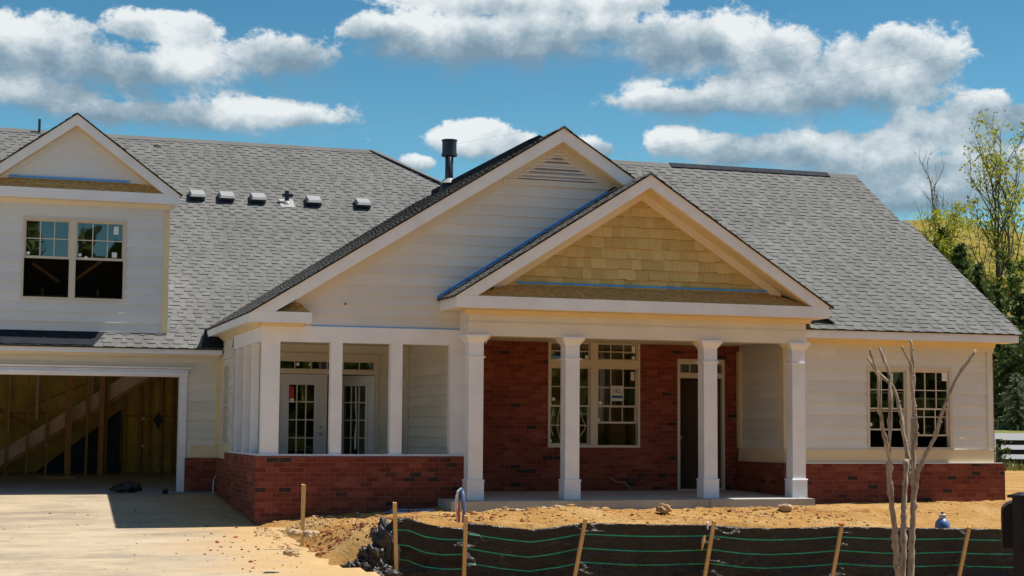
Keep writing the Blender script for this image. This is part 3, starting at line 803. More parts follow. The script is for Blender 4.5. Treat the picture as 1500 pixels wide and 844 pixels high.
# black felt left bare along the garage eave and at the valley foot
def on_roof(y, lift): return (y, zA(y)+lift)
m = MB(); m.extrude([(-15, 2.445, zA(2.445)+.03), (-10.45, 2.445, zA(2.445)+.03), (-10.22, 2.84, zA(2.84)+.03), (-15, 2.84, zA(2.84)+.03)], (0, 0, .006)); m.build('felt_strip', M['black'], roofA)
m = MB(); m.extrude([(-8.50, 2.445, zA(2.445)+.03), (-8.08, 2.445, zA(2.445)+.03), (-8.08, 3.02, zA(3.02)+.03), (-8.36, 3.02, zA(3.02)+.03)], (0, 0, .006))
m.box(-8.34, -8.07, 2.6, 3.05, 2.64, 2.795); m.build('felt_strip', M['black'], roofA)
for k in range(9):
    x = -12.3+k*.24+rnd(-.06, .06); y = 2.5+.26*random.random(); m = MB(); m.lathe((x, y, zA(y)+.038), [(.016, 0), (.016, .006)], 8); m.build('felt_nail', M['lead'], roofA)
# box vents, plumbing boot, flue
def boxvent(x, y):
    z = zA(y)
    m = MB()
    P = lambda u, s, n: Vector((x+u, y, z))+Vector((0, 1, sA)).normalized()*s+Vector((0, -sA, 1)).normalized()*n
    m.hexa([P(-.17, -.19, .13), P(.17, -.19, .13), P(.17, .19, .03), P(-.17, .19, .03), P(-.14, -.14, .165), P(.14, -.14, .165), P(.15, .17, .12), P(-.15, .17, .12)])
    v = m.build('roof_vent', M['vent'], roofA)
    m = MB(); m.hexa([P(-.185, -.15, .0), P(.15, -.15, .0), P(.15, .17, .0), P(-.185, .17, .0), P(-.185, -.17, .128), P(.155, -.17, .128), P(.15, .16, .035), P(-.185, .16, .035)]); m.build('vent_throat_shade', M['dark_metal'], v)  # throat made oversize and dark to paint the shadow under the hood
for px in (-8.0, -7.36, -6.66, -5.41, -4.28): boxvent(px, 7.80)
x, y = -6.02, 7.75; z = zA(y)
m = MB(); m.lathe((x, y, z-.05), [(.05, 0), (.05, .34)], 12); m.box(x-.10, x+.13, y-.05, y+.05, z+.15, z+.22); b = m.build('vent_pipe', M['dark_metal'], roofA)
m = MB(); m.lathe((x, y, z-.08), [(.13, 0), (.09, .10), (.055, .14)], 14); m.extrude([(x-.16, y-.18, zA(y-.18)+.015), (x+.16, y-.18, zA(y-.18)+.015), (x+.16, y+.16, zA(y+.16)+.015), (x-.16, y+.16, zA(y+.16)+.015)], (0, 0, .01)); m.build('pipe_boot', M['lead'], b)
m = MB(); x = -12.16+.85; m.lathe((x, 10.3, 7.8), [(.03, 0), (.03, .32)], 8); m.build('vent_pipe', M['dark_metal'], roofA)
m = MB(); m.blob((-8.65, 10.0, zA(10)+.03), (.10, .05, .04), sub=2, rough=.3, seed=2); m.build('flashing_scrap', M['lead'], roofA)
fx, fy = -3.30, 4.05; fz = zBl(fx)
m = MB(); m.lathe((fx, fy, fz-.2), [(.085, 0), (.085, 1.0)], 18); fl = m.build('flue_pipe', M['dark_metal'], roofB, True)
m = MB(); m.lathe((fx, fy, fz+.62), [(.09, 0), (.165, .02), (.165, .07), (.15, .075), (.15, .33), (.165, .335), (.165, .36), (.05, .37)], 18); m.build('flue_cap', M['dark_metal'], fl)
m = MB(); m.lathe((fx, fy, fz+.06), [(.21, 0), (.20, .01), (.10, .10), (.09, .11)], 18); m.build('storm_collar', M['lead'], fl)
m = MB(); m.lathe((fx, fy, fz-.25), [(.26, 0), (.15, .33)], 16); m.build('flue_flashing', M['dark_metal'], fl)

# gable louvre
m = MB()
zl0, zl1 = 5.36, 5.98
n = 9
lv = MB(); 
hw = lambda z: (BZ-.29-z)/sB
for k in range(n):
    z = zl0+.02+k*.064; w0 = max(.02, hw(z+.05)-.05)
    lv.hexa([(BX-w0, -2.01, z), (BX+w0, -2.01, z), (BX+w0, -1.955, z+.035), (BX-w0, -1.955, z+.035), (BX-w0, -2.015, z+.012), (BX+w0, -2.015, z+.012), (BX+w0, -1.955, z+.048), (BX-w0, -1.955, z+.048)])
lo = lv.build('gable_louver', M['trim'], H)
m = MB(); m.prismY([(BX-hw(zl0), zl0), (BX+hw(zl0), zl0), (BX, BZ-.29)], -1.968, -1.964); m.build('louver_back', M['vent'], lo)
m = MB(); m.box(BX-hw(zl0)-.02, BX+hw(zl0)+.0, -2.0, -1.966, zl0-.10, zl0); m.build('louver_sill', M['siding_cream'], lo)

# --- windows and doors
def grid(mb, x0, x1, z0, z1, nx, nzz, y, w=.017, t=.012):
    for i in range(1, nx):
        x = x0+(x1-x0)*i/nx; mb.box(x-w/2, x+w/2, y-t, y, z0, z1)
    for j in range(1, nzz):
        z = z0+(z1-z0)*j/nzz; mb.box(x0, x1, y-t-.001, y-.001, z-w/2, z+w/2)
def sash(win, x0, x1, z0, z1, y, w=.032, nx=0, nzz=0, glass=True, wt=None, wb=None, mat='window_frame'):
    m = MB(); m.ring(x0, x1, z0, z1, w, y, y+.035, wt, wb); s = m.build('sash', M[mat], win)
    gx0, gx1, gz0, gz1 = x0+w, x1-w, z0+(w if wb is None else wb), z1-(w if wt is None else wt)
    if glass:
        m = MB(); m.face([(gx0, y+.018, gz0), (gx1, y+.018, gz0), (gx1, y+.018, gz1), (gx0, y+.018, gz1)]); m.build('pane', M['glass'], win)
    if nx: m = MB(); grid(m, gx0, gx1, gz0, gz1, nx, nzz, y+.014); m.build('muntin_grid', M[mat], win)
def sticker(win, x, z, y, r=.032, mat='white_plastic', sq=None):
    m = MB()
    if sq: m.box(x-sq[0]/2, x+sq[0]/2, y-.004, y, z-sq[1]/2, z+sq[1]/2)
    else: m.extrude([(x+r*math.cos(a*.524), y, z+r*math.sin(a*.524)) for a in range(12)], (0, -.004, 0))
    m.build('sticker', M[mat], win)
# entry windows (pair with transoms)
x0, x1, z0, z1 = EWIN; y = -.12
m = MB(); m.ring(x0, x1, z0, z1, .045, y, y+.12); m.box(-1.735, -1.595, y-.004, y+.12, z0+.045, z1-.045); m.box(x0+.045, -1.735, y-.002, y+.12, 2.255, 2.39); m.box(-1.595, x1-.045, y-.002, y+.12, 2.255, 2.39)
ew = m.build('window', M['window_frame'], H)
yy = y+.04
for a, b in ((x0+.045, -1.735), (-1.595, x1-.045)):
    sash(ew, a, b, 2.39, z1-.045, yy, .022, 3, 2); sash(ew, a, b, 1.525, 2.255, yy, .03, 3, 2)
sash(ew, x0+.045, -1.735, z0+.045, 1.56, yy+.04, .03, 0, 0)
m = MB(); grid(m, x0+.075, -1.765, z0+.07, 1.52, 1, 2, yy+.05); m.build('muntin_grid', M['window_frame'], ew)
sash(ew, -1.595, x1-.045, 1.225, 1.90, yy+.04, .035, 3, 2)
for sx, sz in ((-2.44, 1.66), (-2.50, .90), (-1.80, 2.44), (-.875, 2.44), (-1.53, 1.60), (-1.57, 1.29)): sticker(ew, sx, sz, yy-.002)
sticker(ew, -.875, 2.60, yy-.002, sq=(.07, .13)); sticker(ew, -.89, 2.10, yy-.002, sq=(.075, .16), mat='paper'); sticker(ew, -2.40, 2.425, yy-.002, sq=(.22, .045), mat='blue_tape')
for pts in ([(-2.42, 1.49), (-2.46, 1.35), (-2.50, 1.2), (-2.43, 1.0)], [(-2.30, 1.50), (-2.34, 1.3), (-2.35, 1.15), (-2.30, .95), (-2.27, .92)], [(-2.44, 1.44), (-2.41, 1.36)], [(-1.90, 1.40), (-1.83, 1.24), (-1.80, 1.15), (-1.85, 1.06), (-1.92, .98)]):
    m = MB(); m.tube([(a, yy+.045, b) for a, b in pts], .008, 6); m.build('film_strip', M['paper'], ew)
# entry door
x0, x1, z0, z1 = EDOOR; z0 = -.01; y = -.125
m = MB(); m.ring(x0, x1, z0, z1, .05, y, y+.14, .10, .03); m.box(x0+.05, x1-.05, y+.02, y+.12, 2.085, 2.185); ed = m.build('entry_door_frame', M['window_frame'], H)
m = MB(); m.face([(x0+.05, y+.06, 2.185), (x1-.05, y+.06, 2.185), (x1-.05, y+.06, 2.345), (x0+.05, y+.06, 2.345)]); m.build('pane', M['glass'], ed)
m = MB(); grid(m, x0+.05, x1-.05, 2.185, 2.342, 4, 1, y+.058); m.build('muntin_grid', M['window_frame'], ed)
m = MB()      # leaf, ajar, hinged right
ca, sa_ = math.cos(R(24)), math.sin(R(24)); hx, hy = x1-.055, y+.07
def leaf(u, d, z): return (hx-u*ca+d*sa_, hy+u*sa_+d*ca, z)
def lbox(u0, u1, d0, d1, z0, z1, mm): mm.hexa([leaf(u1, d0, z0), leaf(u0, d0, z0), leaf(u0, d1, z0), leaf(u1, d1, z0), leaf(u1, d0, z1), leaf(u0, d0, z1), leaf(u0, d1, z1), leaf(u1, d1, z1)])
lbox(0, .82, 0, .044, .03, 2.07, m)
for u0, u1 in ((.10, .37), (.45, .72)):
    for a, b in ((.22, .78), (.95, 1.60), (1.74, 1.95)):
        for q in ((u0, u1, a, a+.025), (u0, u1, b-.025, b), (u0, u0+.025, a+.025, b-.025), (u1-.025, u1, a+.025, b-.025)): lbox(q[0], q[1], -.014, 0, q[2], q[3], m)
dl_ = m.build('entry_door', M['door_dark'], ed)
m = MB(); lbox(.80, .835, -.012, .03, .86, 1.08, m); lbox(.80, .835, -.012, .03, .19, .22, m); lbox(.80, .83, -.01, .03, 1.52, 1.56, m); m.build('latch_plate', M['lead'], ed)
m = MB(); m.blob(leaf(.74, -.05, .97), .03, sub=2, rough=0); m.build('door_knob', M['lead'], ed)
# right wing window pair
x0, x1, z0, z1 = RWIN; y = YW-.03
m = MB(); m.ring(x0, x1, z0, z1, .05, y, y+.12, .07, .035); m.box(3.735, 3.885, y-.003, y+.12, z0+.035, z1-.07); rw = m.build('window', M['window_frame'], H)
yy = y+.04
for (a, b), zb in (((x0+.05, 3.735), 1.135), ((3.885, x1-.05), 1.035)):
    sash(rw, a, b, 1.515, z1-.07, yy, .03, 3, 2)
    sash(rw, a, b, zb, zb+.70, yy+.04, .03, 3, 2)
sticker(rw, 3.03, 1.24, yy+.036); sticker(rw, 3.94, 1.59, yy-.002); sticker(rw, 4.56, 2.13, yy-.002, sq=(.11, .16))
# dormer window pair
x0, x1, z0, z1 = DW; y = YU-.03
m = MB(); m.ring(x0, x1, z0, z1, .045, y, y+.12, .04, .06); m.box(-10.90, -10.785, y-.003, y+.12, z0+.06, z1-.04); dw = m.build('window', M['window_frame'], H)
yy = y+.04
for a, b in ((x0+.045, -10.90), (-10.785, x1-.045)):
    sash(dw, a, b, 4.18, z1-.04, yy, .028, 3, 2, wb=.045)
for sx, sz in ((-11.63, 4.27), (-10.71, 4.27), (-10.6, 4.22)): sticker(dw, sx, sz, yy-.002)
sticker(dw, -10.09, 4.29, yy-.002, sq=(.09, .10)); sticker(dw, -10.07, 4.75, yy-.002, sq=(.09, .15))
# roof framing seen in the dark through the dormer's lower sashes
for q in ([(-11.5, 4.6, 4.25), (-11.0, 4.6, 3.9)], [(-10.7, 4.6, 3.95), (-10.2, 4.6, 4.35)], [(-10.7, 4.8, 3.3), (-10.7, 4.8, 3.75)], [(-10.25, 4.8, 3.2), (-10.25, 4.8, 3.8)], [(-11.3, 4.8, 3.2), (-11.3, 4.8, 3.8)], [(-11.6, 4.8, 3.62), (-9.9, 4.8, 3.62)]):
    m = MB(); m.tube(q, .03, 4); m.build('roof_brace', M['stud_wood'], H)
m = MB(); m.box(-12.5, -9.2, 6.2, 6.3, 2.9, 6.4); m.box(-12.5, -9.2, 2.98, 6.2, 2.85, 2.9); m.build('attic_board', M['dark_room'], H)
# small side window by the garage corner (left wall)
m = MB()
for q in ((1.72, 1.77, .78, 2.28), (2.27, 2.32, .78, 2.28), (1.77, 2.27, .78, .84), (1.77, 2.27, 2.22, 2.28), (1.77, 2.27, 1.50, 1.55)): m.box(-8.09, -7.98, q[0], q[1], q[2], q[3])
sw = m.build('window', M['window_frame'], H)
m = MB(); m.face([(-8.04, 2.27, 1.55), (-8.04, 1.77, 1.55), (-8.04, 1.77, 2.22), (-8.04, 2.27, 2.22)]); m.face([(-8.02, 2.27, .84), (-8.02, 1.77, .84), (-8.02, 1.77, 1.50), (-8.02, 2.27, 1.50)]); m.build('pane', M['glass'], sw)
# french doors of the screened porch
x0, x1, z0, z1 = FD; z0 = .02; y = .96
m = MB(); m.ring(x0, x1, z0, z1, .06, y, y+.12, .07, .03); m.box(x0+.06, x1-.06, y+.01, y+.12, 2.08, 2.14); m.box(-6.46, -6.41, y+.01, y+.12, .05, 2.08); m.box(x0-.05, x1+.05, y-.02, y, 2.40, 2.45)
fd = m.build('french_door_frame', M['window_frame'], H)
m = MB(); m.face([(x0+.06, y+.06, 2.14), (x1-.06, y+.06, 2.14), (x1-.06, y+.06, 2.33), (x0+.06, y+.06, 2.33)]); m.build('pane', M['glass'], fd)
m = MB(); grid(m, x0+.06, x1-.06, 2.14, 2.33, 6, 1, y+.058); m.ring(x0+.06, x1-.06, 2.14, 2.33, .03, y+.03, y+.058); m.build('muntin_grid', M['window_frame'], fd)
def french(hx, hy, ang, sgn):
    ca, sa_ = math.cos(ang), math.sin(ang)
    L = lambda u, d, z: (hx+sgn*u*ca-sgn*0+d*sa_*-sgn, hy+u*sa_+d*ca, z)
    def b(mm, u0, u1, d0, d1, a, c):
        if sgn < 0: u0, u1 = u1, u0
        mm.hexa([L(u0, d0, a), L(u1, d0, a), L(u1, d1, a), L(u0, d1, a), L(u0, d0, c), L(u1, d0, c), L(u1, d1, c), L(u0, d1, c)])
    W_ = .84; st = .17
    m = MB(); b(m, 0, st, 0, .044, .06, 2.07); b(m, W_-st, W_, 0, .044, .06, 2.07); b(m, st, W_-st, 0, .044, 1.90, 2.07); b(m, st, W_-st, 0, .044, .06, .28)
    for q in ((st-.03, st+.02, .25, 1.92), (W_-st-.02, W_-st+.03, .25, 1.92), (st+.02, W_-st-.02, 1.88, 1.92), (st+.02, W_-st-.02, .25, .29)): b(m, q[0], q[1], -.012, 0, q[2], q[3])
    o = m.build('french_door', M['door_paint'], fd)
    m = MB(); m.face([L(st, .022, .28), L(W_-st, .022, .28), L(W_-st, .022, 1.90), L(st, .022, 1.90)]); m.build('pane', M['glass'], fd)
    m = MB()
    for i in (1, 2): u = st+(W_-2*st)*i/3; b(m, u-.010, u+.010, .004, .018, .28, 1.90)
    for j in range(1, 5): zz = .28+1.62*j/5; b(m, st, W_-st, .003, .017, zz-.010, zz+.010)
    m.build('muntin_grid', M['window_frame'], fd)
    m = MB(); m.blob(L(W_-.07, -.05, 1.0), .03, sub=2, rough=0); m.blob(L(W_-.07, -.03, 1.12), .024, sub=2, rough=0); m.build('door_knob', M['lead'], fd)
    return L
Lf = french(x0+.065, y+.03, 0., 1)
m = MB(); p = Lf(.24, -.016, 1.74); m.box(p[0]-.035, p[0]+.035, p[1]-.002, p[1]+.014, 1.64, 1.84); m.build('sticker', M['red_mark'], fd)
m = MB(); m.box(p[0]-.03, p[0]+.04, p[1]-.002, p[1]+.014, 1.56, 1.635); m.build('sticker', M['white_plastic'], fd)
french(x1-.065, y+.05, R(44), -1)
sticker(fd, -6.95, 2.25, y+.05); sticker(fd, -6.72, 2.25, y+.05)

# --- garage interior
m = MB(); m.hexa([(-15.9, 2.55, -.4), (-8.06, 2.55, -.4), (-8.06, 9.3, -.4), (-15.9, 9.3, -.4), (-15.9, 2.55, -.10), (-8.06, 2.55, -.10), (-8.06, 9.3, .10), (-15.9, 9.3, .10)]); m.build('garage_floor', M['garage_floor'], H)
m = MB(); m.box(-15.9, -8.06, 9.0, 9.05, .05, 2.5); m.build('garage_back_wall', M['insulation'], H)
m = MB(); m.box(-8.12, -8.06, 2.95, 9.0, -.1, 2.5); m.box(-15.9, -8.06, 2.95, 9.0, 2.42, 2.46); m.build('garage_lining', M['insulation'], H)
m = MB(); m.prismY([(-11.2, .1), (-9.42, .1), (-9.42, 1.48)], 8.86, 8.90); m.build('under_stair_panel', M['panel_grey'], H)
for px, w, yb in ((10, .045, 8.2), (40, .04, 8.2), (68, .045, 8.2), (100, .13, 8.0), (127, .05, 8.2), (148, .11, 8.0), (155, .06, 8.2), (182, .05, 8.85), (205, .05, 8.85), (218, .04, 8.85), (235, .06, 8.85), (252, .05, 8.85), (262, .07, 8.85)):
    x = onY(px, 640, yb).x
    m = MB(); m.box(x-w/2, x+w/2, yb, yb+.14, .06, 2.42); m.build('stud', M['stud_wood'], H)
for px, z0, z1 in ((12, .95, 2.4), (54, 1.25, 2.4), (134, 1.75, 2.4)):
    x = onY(px, 600, 8.8).x; m = MB(); m.box(x-.03, x+.03, 8.8, 8.84, z0, z1); m.build('light_slit', M['siding_cream'], H)  # pale strips stand in for daylight showing through sheathing gaps
m = MB(); m.prismY([(-12.4, -.04), (-12.4, .28), (-9.17, 2.36), (-8.62, 2.36)], 8.36, 8.42); m.build('stair_stringer', M['stair_wood'], H)
m = MB(); m.prismY([(-12.4, -.12), (-12.4, -.03), (-8.60, 2.37), (-8.46, 2.37)], 8.28, 8.355); m.build('stair_stringer', M['stud_wood'], H)
m = MB(); m.prismY([(-12.4, 1.62), (-12.4, 1.70), (-11.0, .98), (-11.0, .90)], 8.92, 8.97); m.prismY([(-11.4, 1.50), (-11.4, 1.54), (-10.0, 2.14), (-10.0, 2.10)], 8.93, 8.97); m.build('wall_brace', M['stud_wood'], H)
m = MB(); m.box(-9.5, -8.2, 8.9, 8.98, 1.32, 1.36); m.build('wall_brace', M['stud_wood'], H); m = MB(); m.box(-12.2, -11, 8.93, 8.98, 1.36, 1.40); m.build('wall_brace', M['stud_wood'], H)
for px, py in ((172, 613), (210, 613), (170, 653), (209, 653)):
    p = onY(px, py, 8.9); m = MB(); m.box(p.x-.035, p.x+.035, 8.88, 8.96, p.z-.03, p.z+.03); m.build('outlet_box', M['white_plastic'], H)
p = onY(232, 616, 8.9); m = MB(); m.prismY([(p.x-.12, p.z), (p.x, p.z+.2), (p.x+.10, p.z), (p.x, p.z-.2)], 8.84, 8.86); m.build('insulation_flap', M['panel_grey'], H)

# ------------------------------------------------------------------ loose things
# silt fence
stk = [(577, 736, 579), (681, 755, 678), (856, 760, 840), (1044, 763, 1030), (1231, 767, 1217), (1417, 772, 1402)]
tops = [onY(a, b, -6.03) for a, b, c in stk]
bots = [onY(c, 844, -6.03) for a, b, c in stk]
SF = thing('silt_fence', (-2.3, -6.0, -1.0), 'low black fabric silt fence with three green stripes on leaning wooden stakes', 'silt fence')
prof = [(555, 797), (566, 778), (577, 759), (600, 759), (625, 768), (650, 772), (679, 774), (684, 765), (740, 772), (780, 776), (815, 772), (852, 766), (900, 767), (945, 768), (1042, 769), (1090, 773), (1130, 774), (1180, 773), (1228, 771), (1300, 773), (1415, 774), (1500, 776), (1620, 779)]
tp = [onY(a, b, -6.) for a, b in prof]
m = MB(); uvs = []
cols = []
nx = 420; xs0, xs1 = tp[0].x, tp[-1].x
sx = [t.x for t in tops]
NV = 36
for i in range(nx+1):
    x = xs0+(xs1-xs0)*i/nx
    zt = pw(x, [(p.x, p.z) for p in tp])
    ph = 1.
    for a, b in zip(sx, sx[1:]):
        if a <= x <= b: ph = math.sin(math.pi*(x-a)/(b-a))
    if x < sx[0]: ph = .5
    for j in range(NV+1):
        v = j/NV; z = zt-.86*v
        left = ss(-5.6, -6.9, x)
        yy = -5.985+.09*ph*math.sin(v*2.2)*(1-.4*v)+(.035+.05*left)*nz(x*1.0, z*2.2, 1.6, 4)*(.2+v)+.03*nz(x, z*3, 3.3, 7)*v+.035*(1+left)*abs(nz(x*.8+z*1.4, z, 4.5, 2))*(.3+v)+.02*nz(x*.5-z*2, z, 7., 3)*(.2+v)+.06*max(0, nz(x*.6, z*1.5, 2.2, 11))*v+.055*(.25+v)*(abs(nz(x*.9+z*1.6, x*.25-z*2.6, 1.7, 21))-.2)
        zz = z-.035*ph*math.sin(v*3.)
        xx = x
        if x < sx[0]: yy += .35*(sx[0]-x)+.1*nz(x, z, 4, 8)
        m.v.append(Vector((xx, yy, zz))); uvs.append((x, v))
for i in range(nx):
    for j in range(NV):
        a = i*(NV+1)+j; m.f.append((a, a+NV+1, a+NV+2, a+1)); m.t.append(.5)
fb = m.build('fabric', M['fabric'], SF, True, uvs=uvs)
mod = fb.modifiers.new('thickness', 'SOLIDIFY'); mod.thickness = .004
# crumpled tail of the fabric at the left end
m = MB(); uvs = []
n1, n2 = 40, 18
pth = [(553, 792, -5.9), (545, 800, -6.0), (536, 808, -6.05), (526, 818, -6.1), (516, 825, -6.15), (508, 830, -6.2)]
for i in range(n1+1):
    t = i/n1*(len(pth)-1); k = min(int(t), len(pth)-2); f = t-k
    a = onY(*pth[k]); b = onY(*pth[k+1]); c = a.lerp(b, f)
    gz = -1.02
    for j in range(n2+1):
        v = j/n2
        z = c.z*(1-v)+gz*v; yy = c.y-.16*v*(1-i/n1*.5)+.11*nz(i*.18, v*2.6, 1., 6)+.05*nz(i*.5, v*6, 1., 2)
        m.v.append(Vector((c.x+.05*nz(i*.2, v*3, 1, 1), yy, z+.03*nz(i*.4, v*4, 1., 3)))); uvs.append((c.x, .2+v*.5))
for i in range(n1):
    for j in range(n2):
        a = i*(n2+1)+j; m.f.append((a+1, a+n2+2, a+n2+1, a)); m.t.append(.5)
tail = m.build('fabric', M['fabric'], SF, True, uvs=uvs)
tail['label'] = 'crumpled loose end of the black fabric lying on the dirt'
tail.modifiers.new('thickness', 'SOLIDIFY').thickness = .012
random.seed(5)
for q, (px, py, yy, r) in enumerate(((564, 808, -5.93, (.17, .13, .34)), (545, 822, -6.0, (.20, .15, .20)), (523, 832, -6.08, (.18, .14, .09)), (555, 842, -6.12, (.24, .14, .10)))):
    p = onY(px, py, yy); m = MB(); m.blob(p, r, sub=5, seed=q*7.3+1, fold=.95); bb = m.build('fabric_bunch', M['bunch'], SF, True)
for t, b in zip(tops, bots):
    d = (b-t); e = t+d*1.12
    m = MB(); w = .026; yf = -.022
    m.hexa([(e.x-w, e.y-.05+yf, e.z), (e.x+w, e.y-.05+yf, e.z), (e.x+w, e.y-.015+yf, e.z), (e.x-w, e.y-.015+yf, e.z), (t.x-w, t.y-.045+yf, t.z), (t.x+w, t.y-.045+yf, t.z-.008), (t.x+w, t.y-.01+yf, t.z), (t.x-w, t.y-.01+yf, t.z+.006)])
    m.build('stake', M['stake_wood'], SF)
m = MB(); a = onY(1036, 766, -6.09); b = onY(1031, 795, -6.09); m.tube([onY(1038, 764, -6.09), a, onY(1037, 776, -6.1)], [.012, .02, .008], 5); m.build('ribbon', M['white_plastic'], SF)
m = MB(); m.tube([onY(1032, 784, -6.09), onY(1030, 794, -6.1), onY(1028, 806, -6.1)], [.02, .026, .008], 5); m.build('ribbon', M['stake_wood'], SF)
m = MB(); m.tube([onY(1229, 768, -6.09), onY(1237, 768, -6.09)], [.02, .012], 5); m.build('ribbon', M['orange'], SF)
# survey stake
p = onY(445, 710, -4.7); q = onY(442.5, 790, -4.7)
m = MB(); w = .03; m.hexa([(q.x-w*.8, q.y-.02, q.z-.1), (q.x+w*.8, q.y-.02, q.z-.1), (q.x+w*.8, q.y+.015, q.z-.1), (q.x-w*.8, q.y+.015, q.z-.1), (p.x-w, p.y-.02, p.z), (p.x+w, p.y-.02, p.z), (p.x+w, p.y+.015, p.z), (p.x-w, p.y+.015, p.z+.01)])
tag(m.build('wooden_stake', M['stake_wood']), 'lone thin wooden stake standing in the dirt before the brick corner of the screened porch', 'stake')
# utility stub with ribbons
p = onY(674, 770, -5.0); US = thing('utility_stub', (p.x, p.y, p.z-.1), 'upright bundle of white conduit and blue and orange ribbons behind the silt fence', 'utility stub')
def P5(px, py, dy=0.): return onY(px, py, -5.0+dy)
m = MB(); m.tube([P5(670, 785), P5(670, 760), P5(669, 735), P5(671, 720), P5(675, 716), P5(678, 722), P5(679, 740)], [.018, .018, .020, .022, .022, .02, .016], 8); m.build('conduit', M['white_plastic'], US)
m = MB(); m.tube([P5(676, 716, -.05), P5(678, 733, -.06), P5(680, 750, -.06), P5(677, 772, -.05)], [.016, .034, .026, .012], 7); m.build('ribbon', M['blue_plastic'], US)
m = MB(); m.tube([P5(672, 735, -.06), P5(672, 752, -.06), P5(673, 778, -.06)], [.012, .022, .014], 6); m.build('ribbon', M['orange'], US)
m = MB(); m.tube([P5(668, 725, -.04), P5(667, 745, -.04), P5(671, 762, -.04)], .008, 6); m.build('ribbon', M['white_plastic'], US)
# blue jug
p = onY(1380.5, 774, -5.45); JG = thing('blue_jug', (p.x, p.y, p.z-.12), 'rounded blue container with narrow neck and dark cap standing behind the silt fence', 'jug')
m = MB(); m.lathe((p.x, p.y, p.z-.12), [(.10, 0), (.118, .02), (.118, .16), (.112, .20), (.092, .24), (.065, .265), (.05, .28)], 20); m.build('body', M['blue_plastic'], JG, True)
m = MB(); m.lathe((p.x, p.y, p.z+.155), [(.056, 0), (.056, .05), (.062, .052), (.062, .066), (.04, .068)], 16); m.build('neck_ring', M['white_plastic'], JG, True)
m = MB(); m.lathe((p.x, p.y, p.z+.222), [(.024, 0), (.022, .03), (.012, .04)], 12); m.build('cap', M['dark_metal'], JG, True)
# crape myrtle
MT = thing('crape_myrtle', (0, 0, 0), 'bare pruned small tree with three grey trunks and cut branches before the right windows', 'tree')
YT = -9.0
def T(pts, k=1.0, dy=0.): return [onY(1240+a/2.383, 490+b/2.383, YT+dy+(i*.0)) for i, (a, b) in enumerate(pts)]
base = onY(1240+205/2.383, 844, YT); MT.location = (base.x, YT, -1.05); MT['_o'] = tuple(MT.location)
def limb(par, name, pts, r0, r1, dy=0., dy1=0.):
    P = T(pts, 1., dy)
    for i, p in enumerate(P): p.y += dy1*i/(len(P)-1)
    # densify with slight kinks
    D = []
    for a, b in zip(P, P[1:]):
        n = max(2, int((b-a).length/.06))
        for k in range(n): D.append(a.lerp(b, k/n)+Vector((rnd(-.007, .007), rnd(-.007, .007), 0)))
    D.append(P[-1])
    n = len(D); rad = [r0+(r1-r0)*i/(n-1) for i in range(n)]
    for i in range(2, n-1):
        if random.random() < .22: rad[i] *= 1.38
    m = MB(); m.tube(D, rad, 10, True, wob=.05)
    for i in range(3, n-1, 4):
        if random.random() < .8:
            dv = Vector((rnd(-1, 1), rnd(-1, 1), .6)).normalized(); m.tube([D[i], D[i]+dv*rad[i]*2.1], [rad[i]*.6, rad[i]*.4], 5)
    o = m.build(name, M['myrtle'], par, True); return o
t1 = limb(MT, 'trunk', [(186, 1010), (180, 860), (172, 740), (164, 640), (152, 540), (148, 500), (150, 432)], .046, .030, 0, 0)
limb(t1, 'branch', [(152, 500), (149, 445), (132, 390), (116, 340), (100, 270), (90, 210), (84, 150), (66, 100), (48, 55)], .029, .016, 0, -.25)
limb(t1, 'branch', [(152, 500), (151, 445), (158, 380), (163, 320), (170, 250), (172, 190), (180, 145), (164, 95), (150, 45)], .028, .016, 0, .25)
t2 = limb(MT, 'trunk', [(198, 1010), (198, 860), (204, 740), (208, 620), (216, 520), (223, 436)], .042, .030, .12, .1)
limb(t2, 'branch', [(218, 500), (222, 445), (212, 360), (207, 290), (198, 220), (188, 178), (160, 150), (135, 120), (113, 80)], .029, .016, .22, .3)
t3 = limb(MT, 'trunk', [(224, 1010), (226, 860), (230, 740), (238, 600), (240, 500), (238, 400), (240, 290)], .048, .030, -.05, .05)
limb(t3, 'branch', [(238, 380), (240, 300), (239, 220), (243, 150), (243, 90), (238, 18)], .029, .016, 0, .1)
limb(t3, 'branch', [(238, 400), (239, 320), (226, 240), (212, 170), (206, 110), (185, 75), (165, 45)], .027, .016, 0, -.2)
limb(t3, 'branch', [(240, 560), (243, 480), (270, 410), (292, 360), (310, 280), (325, 220), (345, 165), (375, 110), (406, 57)], .031, .016, -.02, -.3)
# mailbox at the kerb
p = onY(1478, 770, -15.5)
MX = thing('mailbox', (p.x+.12, -15.5, -1.1), 'dark charcoal mailbox on a capped square post at the kerb', 'mailbox')
a = onY(1488, 722, -15.7); b = onY(1489, 844, -15.7)
m = MB(); m.box(a.x+.01, a.x+.135, -15.76, -15.63, -1.15, a.z-.045); po = m.build('post', M['mailbox'], MX)
m = MB(); m.box(a.x-.02, a.x+.165, -15.79, -15.60, a.z-.045, a.z-.02); m.hexa([(a.x-.01, -15.78, a.z-.02), (a.x+.155, -15.78, a.z-.02), (a.x+.155, -15.61, a.z-.02), (a.x-.01, -15.61, a.z-.02), (a.x+.05, -15.72, a.z+.005), (a.x+.095, -15.72, a.z+.005), (a.x+.095, -15.67, a.z+.005), (a.x+.05, -15.67, a.z+.005)]); m.build('post_cap', M['mailbox'], MX)
cc = onY(1494, 803, -15.45); zt_ = onY(1494, 752, -15.45).z; zb_ = cc.z
dv = Vector((math.sin(R(33)), math.cos(R(33)), 0)); sd = Vector((dv.y, -dv.x, 0)); r_ = .145
